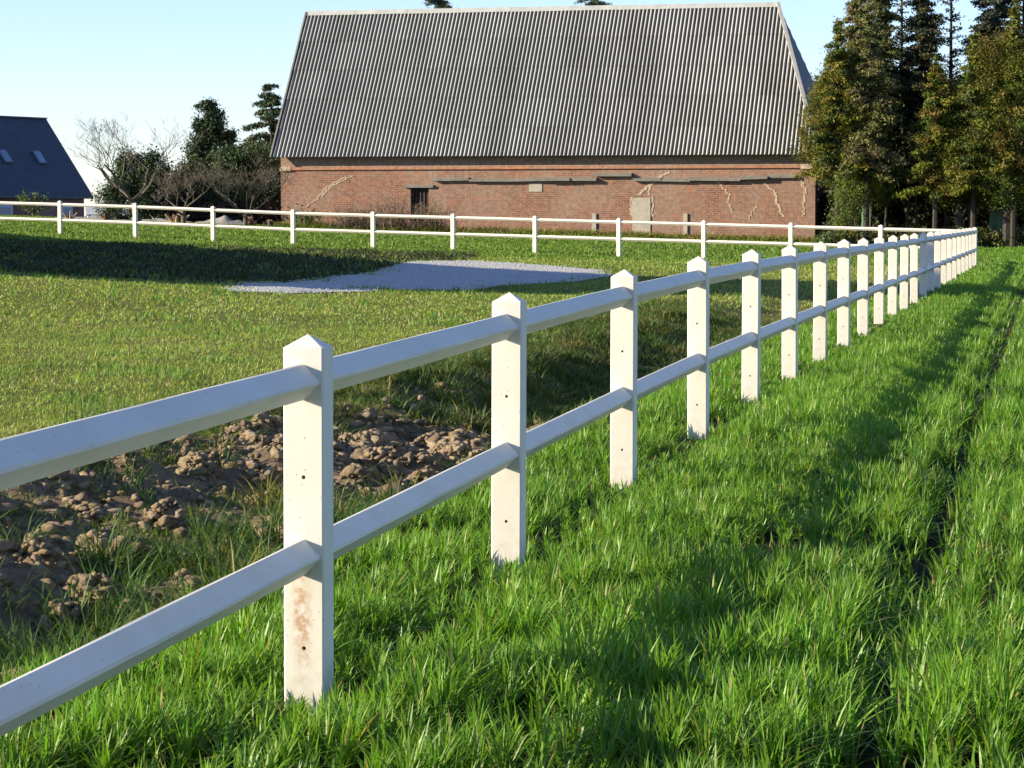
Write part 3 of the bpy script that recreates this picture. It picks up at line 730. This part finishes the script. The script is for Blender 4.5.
for xx in (-2.2, -4.85):
    sk = MB(); c0 = Vector(on_roof(xx, .44)); c1 = Vector(on_roof(xx, .6)); bar(sk, c0 + nR * .01, c1 + nR * .01, .30, .09, nR)
    so = sk.build('skylight', simple('skylight_frame', (.10, .12, .15), (.14, .16, .2), 3, .5, 0), house)
    sk = MB(); bar(sk, c0.lerp(c1, .07) + nR * .101, c1.lerp(c0, .07) + nR * .101, .24, .01, nR); sk.build('pane', simple('roof_glass', (.16, .22, .32), (.22, .29, .4), 2, .25, 0), so)
# pale shed by the house
sh = empty('garden_shed', (-19.3, 132, 0), rad(10), label='low pale grey shed between the slate-roofed house and the dark trees', cat='shed')
q = MB(); q.box((-1.0, -.8, -.5), (1.0, .8, 1.62)); q.build('wall', simple('pale_render', (.22, .23, .22), (.3, .31, .30), 4), sh)
q = MB(); q.poly([(-1.1, -.95, 1.62), (1.1, -.95, 1.62), (1.1, .95, 2.0), (-1.1, .95, 2.0)]); q.poly([(-1.1, -.95, 1.56), (-1.1, .95, 1.94), (1.1, .95, 1.94), (1.1, -.95, 1.56)]); q.poly([(-1.1, -.95, 1.56), (1.1, -.95, 1.56), (1.1, -.95, 1.62), (-1.1, -.95, 1.62)])
q.build('roof', simple('pale_shed_roof', (.36, .38, .40), (.44, .45, .46), 2), sh)

# ------------------------------------------------------------------ green shed behind the trees
gs = empty('corrugated_shed', (11.9, 110.5, 0), rad(-6), label='pale green corrugated metal shed half hidden behind the right hand trees', cat='shed')
mgreen = simple('green_sheet', (.09, .17, .11), (.15, .25, .17), 3.5, .7, .1)
q = MB(); xs = np.arange(0, 22, .11)
for i in range(len(xs) - 1):
    ya = .05 * (i % 4 in (1, 2)); yb2 = .05 * ((i + 1) % 4 in (1, 2)); q.poly([(xs[i], -ya, .2), (xs[i + 1], -yb2, .2), (xs[i + 1], -yb2, 4.1), (xs[i], -ya, 4.1)])
q.build('wall', mgreen, gs)
q = MB(); q.poly([(-.2, -.3, 4.1), (22, -.3, 4.1), (22, 6, 6.0), (-.2, 6, 6.0)]); q.poly([(-.2, -.3, 4.0), (-.2, 6, 5.9), (22, 6, 5.9), (22, -.3, 4.0)]); q.poly([(-.2, -.3, 4.0), (22, -.3, 4.0), (22, -.3, 4.1), (-.2, -.3, 4.1)])
q.build('roof', simple('shed_roof', (.12, .12, .12), (.18, .18, .17), 2), gs)
q = MB().box((-.15, -.12, .2), (.05, .0, 4.0)); q.build('corner_post', simple('shed_post', (.18, .26, .24), (.25, .33, .3), 2), gs)

# ------------------------------------------------------------------ trees
M_bark = simple('grey_bark', (.10, .085, .065), (.20, .17, .13), 12, .9, .6, .02)
M_bark_l = simple('pale_bark', (.07, .06, .045), (.13, .11, .08), 12, .9, .6, .02)
M_bark_d = simple('dark_bark', (.03, .026, .022), (.06, .05, .04), 12, .9, .6, .02)
def leaves(C, size, base, var=.35, hue=.15, up=0.0, aspect=.6):
    """small leaf faces at points C"""
    n = len(C); d = rng.normal(size=(n, 3)); d[:, 2] += up; d /= np.linalg.norm(d, axis=1)[:, None]
    e = rng.normal(size=(n, 3)); e -= (e * d).sum(1)[:, None] * d; e /= np.linalg.norm(e, axis=1)[:, None]
    s = size * rng.uniform(.6, 1.4, n)[:, None]
    V = np.stack([C - d * s, C + e * s * aspect, C + d * s, C - e * s * aspect], 1)
    F = np.arange(n)[:, None] * 4 + np.array([0, 1, 2, 3])
    T = colvar(n, (1, 1, 1), var, hue) * base
    return V.reshape(-1, 3), [F], np.repeat(T, 4, 0)
def clump_tree(name, x, y, clumps, n_per, size, cols, trunk=None, mat=M_leaf, bark=M_bark_d, label='', cat='tree', group=None, z=None, spread=.42):
    """clumps: (dx, dy, dz, r) relative to the base; each becomes a cloud of leaves with its own tint"""
    z0 = hgt(x, y) if z is None else z
    root = empty(name, (x, y, z0), label=label, cat=cat, group=group)
    acc = Acc(); mb = MB()
    H = max(c[2] + c[3] for c in clumps)
    th_ = trunk or .14
    mb.tube([(0, 0, -.3), (.03, 0, H * .3), (-.04, .05, H * .6), (0, 0, H * .92)], [th_, th_ * .8, th_ * .5, th_ * .15], 7)
    for (cx, cy, cz_, r) in clumps:
        base = np.array(R.choice(cols)) * R.uniform(.8, 1.2)
        mb.tube([(0, 0, max(.3, cz_ - .7 * math.hypot(cx, cy) - .3)), (cx * .5, cy * .5, cz_ - .15), (cx, cy, cz_)], [th_ * .35, th_ * .2, .012], 5, False)
        k = int(n_per * r * r); sub = max(5, int(22 * r)); subc = rng.normal(size=(sub, 3)); subc /= np.linalg.norm(subc, axis=1)[:, None]
        subc *= (r * rng.uniform(.35, 1.0, sub) ** .6)[:, None]
        w_ = rng.integers(0, sub, k); P = subc[w_] + rng.normal(size=(k, 3)) * r * spread * rng.choice([.35, .6, 1.0], (k, 1)) * np.array([1, 1, 1.15])
        P += np.array([cx, cy, cz_])
        st = colvar(sub, (1, 1, 1), .35, .08)[w_]
        V, F, T = leaves(P, size, base[None, :] * st, var=.18, hue=.08, aspect=.42); acc.add(V, F, T)
    mb.build('trunk', bark, root)
    cr = acc.build('crown', mat, parent=root)
    return root
def bare_tree(name, x, y, h, spread, seed, label, cat='tree', group=None, bark=M_bark_l, levels=5, r0=.13, lean=(0, 0), fork=.25, z=None, kids=(3, 5)):
    rr = random.Random(seed); z0 = hgt(x, y) if z is None else z
    root = empty(name, (x, y, z0), label=label, cat=cat, group=group)
    tr, br = MB(), MB()
    def grow(p, d, ln, r, lv, mb):
        pts = [p]; rads = [r]; n = 4; q = p.copy(); dd = d.copy()
        for k in range(n):
            dd = (dd + Vector((rr.gauss(0, .16), rr.gauss(0, .16), rr.gauss(.03, .1)))).normalized(); q = q + dd * ln / n
            pts.append(q.copy()); rads.append(r * (1 - .55 * (k + 1) / n))
        mb.tube(pts, [max(q_, .0045) for q_ in rads], 6 if lv < 2 else (4 if lv < 4 else 3), lv < 2)
        if lv >= levels: return
        for k in range(rr.randint(*kids)):
            s = rr.uniform(.35, 1.0); i = min(n - 1, int(s * n)); pp = pts[i].lerp(pts[i + 1], s * n - i) if s < 1 else pts[-1]
            a = Vector((rr.gauss(0, 1) * spread, rr.gauss(0, 1) * spread, rr.uniform(.1, .9))).normalized()
            nd = (dd * .55 + a * .75).normalized()
            grow(pp, nd, ln * rr.uniform(.55, .8), rads[i] * .6, lv + 1, br)
    base = Vector((0, 0, -.2)); top = Vector((lean[0], lean[1], h * fork))
    tr.tube([base, base.lerp(top, .6), top], [r0 * 1.15, r0, r0 * .85], 8)
    for k in range(5):
        a = 2 * math.pi * k / 5 + rr.uniform(-.4, .4); d = Vector((math.cos(a) * spread + lean[0], math.sin(a) * spread, rr.uniform(.6, 1.2))).normalized()
        grow(top - Vector((0, 0, rr.uniform(0, .2))), d, h * .36, r0 * .5, 1, br)
    tr.build('trunk', bark, root); br.build('branches', bark, root)
    return root
LG = 'trees between the house and the barn'
def gx(px, Y): return (px - 512) * Y / 2750
bare_tree('bare_tree', gx(140, 103), 103, 5.6, 1.1, 5, 'tall bare spreading tree nearest the slate-roofed house', group=LG, lean=(-.25, 0), levels=5, kids=(3, 3), fork=.16)
bare_tree('bare_tree', gx(184, 101), 101, 3.1, 1.2, 8, 'low bare twiggy tree in front of the dense dark pine', group=LG, levels=5, r0=.09, kids=(3, 4), fork=.18)
bare_tree('bare_tree', gx(246, 102), 102, 3.4, 1.1, 14, 'bare grey tree close to the left corner of the barn', group=LG, levels=5, r0=.085, kids=(3, 4), fork=.15)
PINE = [(.045, .075, .03), (.06, .09, .035), (.035, .06, .03)]
def cl(n, hx, hy, z0, z1, r0, r1, taper=1.0, cx=0):
    out = []
    for i in range(n):
        u = R.random() ** .85; z = z0 + (z1 - z0) * u; k = 1 - taper * u; a = R.uniform(0, 6.28); q = R.random() ** .5
        out.append((cx + hx * k * q * math.cos(a), hy * k * q * math.sin(a), z, r0 + (r1 - r0) * u))
    return out
clump_tree('dense_pine', gx(212, 114), 114, cl(90, 1.75, 1.4, .5, 4.9, .5, .24, .72), 4200, .06, PINE, mat=M_needle, label='dense dark green pine with a rounded top behind the bare trees', group=LG)
clump_tree('dark_shrub', gx(138, 108), 108, cl(30, 1.6, 1.0, .2, 2.5, .55, .4, .45), 3200, .055, PINE, mat=M_needle, label='low dark evergreen bush behind the tall bare tree', cat='shrub', group=LG)
clump_tree('dark_shrub', gx(186, 110), 110, cl(34, 2.0, 1.0, .1, 2.2, .55, .4, .35), 3200, .055, [(.05, .045, .025), (.04, .05, .025)], mat=M_needle, label='dark brownish evergreen bush at the foot of the dense pine', cat='shrub', group=LG)
clump_tree('dark_shrub', gx(245, 110), 110, cl(40, 2.0, 1.0, .1, 2.9, .6, .4, .45), 3200, .055, PINE, mat=M_needle, label='dark evergreen bush between the pine and the barn corner', cat='shrub', group=LG)
def spruce(name, x, y, h, rb, label, group, cols, dens=1.0, zlow=.3, sparse=False, nsize=.07, z=None, bark=M_bark_d, levels=None, tr=None):
    z0 = hgt(x, y) if z is None else z
    root = empty(name, (x, y, z0), label=label, cat='tree', group=group); acc = Acc(); mb = MB(); r_ = tr or h * .017
    mb.tube([(0, 0, -.3), (.02, 0, h * .5), (0, 0, h)], [r_, r_ * .6, .015], 7)
    nl = levels or int(h / .34); bs = MB()
    for i in range(nl):
        u = i / nl; zz0 = zlow * h + (1 - zlow) * h * u; rad_ = rb * (1 - u) ** .85 * R.uniform(.75, 1.15)
        for k in range(6 if not sparse else 4):
            if sparse and R.random() < .35: continue
            zz = zz0 + R.uniform(-.3, .3); a = R.uniform(0, 6.28); L = rad_ * R.uniform(.35, 1.25); dro = -.18 if not sparse else .25
            tip = Vector((L * math.cos(a), L * math.sin(a), zz + dro * L)); st = Vector((0, 0, zz)); md = st.lerp(tip, .5) + Vector((0, 0, .07 * L))
            bs.tube([st, md, tip], [.028, .018, .006], 4, False)
            m = int(90 * L * dens)
            if m < 2: continue
            s = rng.uniform(.15, 1, m) ** .8; P = np.outer(1 - s, np.array(st)) + np.outer(s, np.array(tip)); P[:, 2] += .07 * L * 4 * s * (1 - s)
            P += rng.normal(size=(m, 3)) * np.array([.13, .13, .06]) * (.5 + L * .35)
            V, F, T = leaves(P, nsize, np.array(R.choice(cols))[None, :] * R.uniform(.75, 1.25), aspect=.35); acc.add(V, F, T)
    mb.build('trunk', bark, root); bs.build('branches', bark, root); acc.build('crown', M_needle, parent=root)
    return root
SPR = [(.05, .08, .045), (.06, .085, .04), (.075, .10, .055)]
spruce('spruce', gx(272, 118), 118, 6.0, 3.4, 'pointed spruce touching the left edge of the barn roof', LG, SPR, 7.0, .03)
BG = 'conifer tops behind the barn roof'
spruce('tall_conifer', gx(440, 140), 140, 14.0, 2.6, 'conifer whose top shows above the left half of the barn ridge', BG, SPR, 2.0, .35, z=.4)
spruce('tall_conifer', gx(592, 140), 140, 13.8, 3.0, 'conifer whose top shows above the middle of the barn ridge', BG, SPR, 2.0, .35, z=.4)
clump_tree('dense_pine', gx(806, 122), 122, cl(22, 1.3, 1.3, 3.5, 6.7, .7, .5, .5), 1400, .08, PINE, mat=M_needle, label='rounded dark pine top just right of the barn ridge', cat='tree', group='trees right of the barn', z=.9)

# right hand tree belt
RG = 'trees right of the barn'
CY1 = [(.135, .145, .014), (.09, .115, .014), (.165, .145, .018), (.055, .075, .014)]
CY2 = [(.135, .15, .014), (.145, .135, .018), (.09, .12, .014), (.06, .085, .014), (.14, .10, .02)]
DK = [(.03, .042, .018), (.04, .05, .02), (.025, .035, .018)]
clump_tree('cypress', gx(849, 98), 98, cl(56, 1.3, 1.3, 2.6, 5.8, .6, .45, .2) + cl(14, .8, .8, 5.2, 6.8, .5, .35, .3) + cl(16, .75, 1.0, 1.5, 2.9, .45, .45, 0, .75) + cl(16, .7, 1.0, 3.3, 5.4, .45, .35, .3, -1.0), 6500, .036, CY1, label='broad yellow-green cypress leaning over the right end of the barn roof', group=RG, trunk=.16)
clump_tree('cypress', gx(958, 97), 97, cl(62, 1.6, 1.3, 2.0, 5.5, .66, .5, .4), 6500, .036, CY2, label='bushy cypress with golden brown patches left of centre in the belt', group=RG, trunk=.16)
clump_tree('cypress', gx(1006, 96), 96, cl(66, 1.45, 1.2, 1.7, 7.0, .66, .5, .4), 6500, .036, CY2, label='rust tinged cypress above the pale green sheeting at the right edge', group=RG, trunk=.18)
clump_tree('cypress', gx(1052, 97), 97, cl(60, 1.5, 1.2, 1.2, 6.6, .65, .5, .3), 6000, .036, CY1, label='green cypress cut by the right frame edge', group=RG, trunk=.18)
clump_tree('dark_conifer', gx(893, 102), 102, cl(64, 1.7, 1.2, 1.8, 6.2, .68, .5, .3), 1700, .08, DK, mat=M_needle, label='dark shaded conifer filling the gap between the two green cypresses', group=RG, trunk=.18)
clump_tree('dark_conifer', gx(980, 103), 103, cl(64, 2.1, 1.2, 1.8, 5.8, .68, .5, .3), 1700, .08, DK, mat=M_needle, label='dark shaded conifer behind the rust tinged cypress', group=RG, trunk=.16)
clump_tree('small_cypress', gx(845, 96.4), 96.4, [(.0, 0, .35, .3), (.05, 0, .7, .38), (-.05, .1, 1.1, .46), (.1, 0, 1.5, .5), (-.1, 0, 1.9, .5), (.12, 0, 2.2, .42)], 5000, .035, [(.16, .20, .025), (.10, .14, .022)], label='small bright green cypress at the right corner of the barn', group=RG, trunk=.06)
# tall thin-topped trees reaching out of the picture
BRN = [(.15, .145, .045), (.16, .13, .06), (.11, .12, .035)]
for (px, Y, h, rb, dens, cols, lab, zl, sp) in (
        (836, 97.2, 8.0, 1.25, 1.5, CY1, 'feathery green conifer nearest the barn roof', .34, False),
        (866, 97.0, 8.6, 1.35, 1.4, BRN, 'feathery brown-green conifer at the front left of the belt', .3, False),
        (934, 96.4, 6.6, 1.35, 1.6, CY2, 'short feathery green conifer in the middle front of the belt', .3, False),
        (972, 96.0, 7.6, 1.4, 1.5, CY1, 'feathery conifer in front of the rust tinged cypress', .3, False),
        (1012, 95.6, 8.6, 1.4, 1.5, CY2, 'large feathery conifer at the right frame edge', .3, False),
        (855, 99, 10.6, 1.15, 1.3, BRN, 'tall brownish conifer standing above the leaning cypress', .42, False),
        (880, 101, 11.5, .95, 1.6, [(.09, .10, .03), (.07, .08, .03)], 'tall green-brown conifer second from the barn', .45, False),
        (899, 103, 12.0, .8, .5, DK, 'thin dark trunk with sparse short branches beside the brownish conifers', .45, True),
        (922, 101, 12.0, .95, 1.5, [(.05, .06, .03), (.10, .09, .04)], 'slim dark conifer with drooping foliage near the middle of the belt', .42, False),
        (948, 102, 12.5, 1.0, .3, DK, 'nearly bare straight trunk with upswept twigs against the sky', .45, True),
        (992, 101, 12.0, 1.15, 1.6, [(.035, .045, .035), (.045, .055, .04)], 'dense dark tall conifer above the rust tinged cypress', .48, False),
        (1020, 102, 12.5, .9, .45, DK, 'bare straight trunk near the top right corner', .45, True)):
    spruce('tall_conifer', gx(px, Y), Y, h, rb, lab, RG, cols, dens * (2.0 if not sp else 1.1), zl, sp, .065, bark=M_bark_d, levels=int(h / .26), tr=.11)
for px, w_, h_, lab in ((999, .75, 2.0, 'upright pale green corrugated sheet between two trunks near the right edge'), (865, .3, 1.4, 'narrow pale green sheet beside the small bright cypress')):
    Y = 97.6; x = gx(px, Y); pn_ = empty('green_panel', (x, Y, hgt(x, Y)), rad(4), label=lab, cat='metal sheet', group='green sheets under the right hand trees')
    q = MB(); ns = int(w_ / .05)
    for i in range(ns):
        x0, x1 = -w_ / 2 + w_ * i / ns, -w_ / 2 + w_ * (i + 1) / ns; ya, yb2 = .03 * (i % 4 in (1, 2)), .03 * ((i + 1) % 4 in (1, 2))
        q.poly([(x0, -ya, -.1), (x1, -yb2, -.1), (x1, -yb2, h_ + .05 * (i % 3 == 1)), (x0, -ya, h_ + .05 * (i % 3 == 1))]); q.poly([(x0, -ya + .006, -.1), (x0, -ya + .006, h_), (x1, -yb2 + .006, h_), (x1, -yb2 + .006, -.1)])
    q.build('sheet', mgreen, pn_); MB().box((-w_ / 2, .01, h_ * .3), (w_ / 2, .05, h_ * .3 + .07)).build('batten', M_bark_d, pn_); MB().box((-w_ / 2, .01, h_ * .8), (w_ / 2, .05, h_ * .8 + .07)).build('batten', M_bark_d, pn_)
# thin understorey trunks
for k, px in enumerate((868, 884, 905, 917, 926, 934, 945, 968, 975, 989, 1014, 1030)):
    Y = R.uniform(97.5, 101); x = gx(px, Y); z0 = hgt(x, Y); h = R.uniform(3.5, 4.4); ln = R.uniform(-.25, .35)
    rt = empty('young_tree', (x, Y, z0), cat='tree', group='thin trunks under the right hand trees', label=('pale leaning thin trunk, ' if k in (4, 5) else 'dark thin trunk, ') + ['first right of the small bright cypress', 'second right of the small bright cypress', 'third from the barn side of the belt', 'just left of the pale leaning pair', 'left one of the pale pair mid belt', 'right one of the pale pair mid belt', 'just right of the pale pair', 'left under the golden brown cypress', 'right under the golden brown cypress', 'immediately left of the green sheet', 'immediately right of the green sheet', 'last before the right frame edge'][k])
    MB().tube([(0, 0, -.2), (ln * .4, 0, h * .5), (ln, .1, h)], [.055, .045, .02], 6).build('trunk', M_bark_l if k in (4, 5) else M_bark_d, rt)
    tw = MB()
    for j in range(7): zz = R.uniform(.4, .95) * h; a = R.uniform(0, 6.28); tw.tube([(ln * zz / h, 0, zz), (ln * zz / h + .4 * math.cos(a), .4 * math.sin(a), zz + .35)], [.014, .004], 3, False)
    tw.build('branches', M_bark_d, rt)
# ivy and brambles at the foot of the belt: one continuous undergrowth
acc = Acc()
for i in range(150):
    px = R.uniform(822, 1060); Y = R.uniform(95.8, 98.5); x = gx(px, Y); r = R.uniform(.15, .42); k = int(380 * r)
    P = rng.normal(size=(k, 3)) * r * .5 + np.array([x, Y, hgt(x, Y) + r * .6]); V, F, T = leaves(P, .07, np.array(R.choice([(.09, .12, .03), (.14, .12, .04), (.05, .07, .02)]))[None, :] * R.uniform(.7, 1.2)); acc.add(V, F, T)
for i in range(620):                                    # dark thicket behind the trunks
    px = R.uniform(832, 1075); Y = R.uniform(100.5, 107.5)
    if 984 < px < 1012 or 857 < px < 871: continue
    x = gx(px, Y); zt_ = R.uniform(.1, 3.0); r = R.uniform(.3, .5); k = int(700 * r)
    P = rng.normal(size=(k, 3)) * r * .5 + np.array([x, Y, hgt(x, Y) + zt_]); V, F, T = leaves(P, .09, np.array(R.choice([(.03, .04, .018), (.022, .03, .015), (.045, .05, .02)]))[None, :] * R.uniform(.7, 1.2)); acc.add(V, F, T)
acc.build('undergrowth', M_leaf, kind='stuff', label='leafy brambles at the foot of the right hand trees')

# ------------------------------------------------------------------ small things near the far fence and barn
SG = 'cut stumps lying beyond the far fence'
M_cut = simple('cut_wood', (.34, .22, .12), (.46, .32, .18), 9, .9); M_sb = simple('stump_bark', (.07, .045, .03), (.15, .09, .06), 10, .95, .8, .03)
stump_lab = ['pale cut stump left of the post by the house door', 'brown cut stump under the tall bare tree', 'large tan cut stump below the low bare tree', 'reddish cut stump left of the barn corner', 'small pale stump right by the barn corner']
for k, (px, r, hh) in enumerate(((71, .13, .18), (108, .17, .3), (178, .22, .36), (250, .19, .34), (270, .13, .26))):
    Y = 104.5; x = gx(px, Y); st = empty('tree_stump', (x, Y, hgt(x, Y)), R.uniform(0, 3), label=stump_lab[k], cat='stump', group=SG)
    V = []; mb = MB(); n = 14; rr_ = [r * R.uniform(.6, 1.3) for _ in range(n)]
    lev = [(-.1, 1.15), (hh * .25, 1.02), (hh * .6, .95), (hh, .92)]
    for (z_, s_) in lev:
        for j in range(n): a = 6.283 * j / n; mb.v.append((rr_[j] * s_ * math.cos(a), rr_[j] * s_ * math.sin(a), z_ + (R.uniform(-.05, .05) if z_ == hh else 0)))
    for i in range(3):
        for j in range(n): mb.f.append((i * n + j, i * n + (j + 1) % n, (i + 1) * n + (j + 1) % n, (i + 1) * n + j))
    top = [mb.v[3 * n + j] for j in range(n)]
    mb.build('bark', M_sb, st)
    tp = MB(); tp.poly([(p[0] * .97, p[1] * .97, p[2] - .01) for p in top]); tp.build('cut_face', M_cut, st)
    lg = MB()
    for j in range(5): a = R.uniform(0, 6.28); lg.tube([(r * .5 * math.cos(a), r * .5 * math.sin(a), .05), (r * 2.1 * math.cos(a), r * 2.1 * math.sin(a), R.uniform(.02, .4))], [r * .4, r * .15], 7)
    lg.build('root', M_cut if k != 3 else simple('red_wood', (.3, .1, .06), (.4, .16, .09), 8), st)
# low gravel heaps
M_rubble = simple('grey_rubble', (.20, .185, .16), (.36, .34, .31), 7, .95, .8, .04)
for k, (px, w_, h_, lab) in enumerate(((226, 2.6, .34, 'low pale gravel heap left of the barn corner'), (95, 3.6, .22, 'flat strip of pale rubble near the house'), (160, 3.4, .22, 'flat pale rubble strip under the bare trees'))):
    Y = 106.5; x = gx(px, Y); V = []; n = 28
    u = np.linspace(-1, 1, n); X2, Y2 = np.meshgrid(u, u); rr2 = np.sqrt(X2 ** 2 + Y2 ** 2)
    Z2 = h_ * np.clip(1 - rr2, 0, 1) ** .7 * (.7 + .6 * vnoise(X2 * w_ + k * 9, Y2, .5, 91)) - .05
    V = np.stack([X2 * w_ * .55, Y2 * 1.3, Z2 + height(x + X2 * w_ * .55, Y + Y2 * 1.3) - hgt(x, Y)], -1).reshape(-1, 3)
    qd = (np.arange(n - 1)[None, :] + np.arange(n - 1)[:, None] * n)[..., None] + np.array([0, 1, n + 1, n])
    o = npmesh('gravel_heap', V, [qd.reshape(-1, 4)], M_rubble, smooth=True, label=lab, cat='gravel heap', group='pale heaps beyond the far fence'); o.location = (x, Y, hgt(x, Y) + .02)
# dark reddish hedge behind the stumps
def hedge(px0, px1, Y, h, cols, label, n=26, nm='low_hedge'):
    c_ = []; x0, x1 = gx(px0, Y), gx(px1, Y); xm = (x0 + x1) / 2
    for i in range(n): c_.append(((x0 - xm) + (x1 - x0) * (i + .5) / n, R.uniform(-.25, .25), R.uniform(.3, h - .2), R.uniform(.26, .38)))
    clump_tree(nm, xm, Y, c_, 1700, .055, cols, trunk=.04, mat=M_leaf, label=label, cat='hedge')
hedge(150, 275, 108.2, .95, [(.05, .025, .025), (.06, .03, .03), (.035, .03, .02)], 'low dark purplish hedge behind the pale gravel heap', 34)
hedge(22, 46, 112, .9, [(.10, .14, .04)], 'small green bush before the blue house door', 5, 'garden_bush')
hedge(296, 318, 106.4, .5, [(.06, .10, .03)], 'small dark green bush at the left foot of the barn wall', 5, 'garden_bush')
# bare twiggy bushes against the barn wall
BB = 'bare bushes against the barn wall'
for (px, h, sd, lab) in ((352, 1.0, 31, 'low bare brown bush left of the barn door'), (393, 1.5, 32, 'taller bare bush just left of the barn door'), (428, 1.25, 33, 'bare bush in front of the barn door')):
    Y = 104.6 + (393 - px) * .009; x = gx(px, Y); z0 = hgt(x, Y); rt = empty('bare_bush', (x, Y, z0), label=lab, cat='bush', group=BB); tw = MB()
    rr = random.Random(sd)
    for j in range(120):
        a = rr.uniform(0, 6.28); p0 = Vector((rr.gauss(0, .42), rr.gauss(0, .2), -.05)); l = h * rr.uniform(.5, 1.05); d = Vector((math.cos(a) * .55, math.sin(a) * .55, 1)).normalized()
        p1 = p0 + d * l * .5 + Vector((rr.gauss(0, .05), 0, 0)); p2 = p1 + (d + Vector((rr.gauss(0, .3), rr.gauss(0, .3), 0))).normalized() * l * .5
        tw.tube([p0, p1, p2], [.014, .01, .004], 3, False)
        for q in range(4):
            s = rr.uniform(.3, 1); b0 = p0.lerp(p1, s) if q % 2 else p1.lerp(p2, s); tw.tube([b0, b0 + Vector((rr.gauss(0, .16), rr.gauss(0, .16), rr.uniform(.05, .25)))], [.008, .003], 3, False)
    tw.build('twigs', simple('brown_twig', (.13, .09, .06), (.2, .15, .1), 10), rt)

# ------------------------------------------------------------------ unseen building shape added left of the view to cast the long lawn shadow
caster = empty('shadow_caster', (-20.5, 0, 0), label='unseen added shadow caster in the shape of a catslide building beyond the left edge', cat='shadow caster')
prof = [(40.6, -.5), (40.6, 10.5), (43.2, 10.3), (52.2, 9.1), (61.9, 6.95), (65.5, 5.95), (86.7, 2.3), (86.7, -.5)]
q = MB(); n = len(prof)
for xx in (0, -9): q.poly([(xx, p[0], p[1]) for p in (prof if xx == 0 else prof[::-1])])
for i in range(n - 1): a_, b2 = prof[i], prof[i + 1]; q.poly([(0, a_[0], a_[1]), (-9, a_[0], a_[1]), (-9, b2[0], b2[1]), (0, b2[0], b2[1])])
q.build('wall', M_brick, caster)
q = MB()
for i in range(1, n - 2): a_, b2 = prof[i], prof[i + 1]; q.poly([(.12, a_[0], a_[1] + .08), (-9.1, a_[0], a_[1] + .08), (-9.1, b2[0], b2[1] + .08), (.12, b2[0], b2[1] + .08)][::-1])
q.build('roof', m_sl, caster)
print('verts', sum(len(m.vertices) for m in bpy.data.meshes))
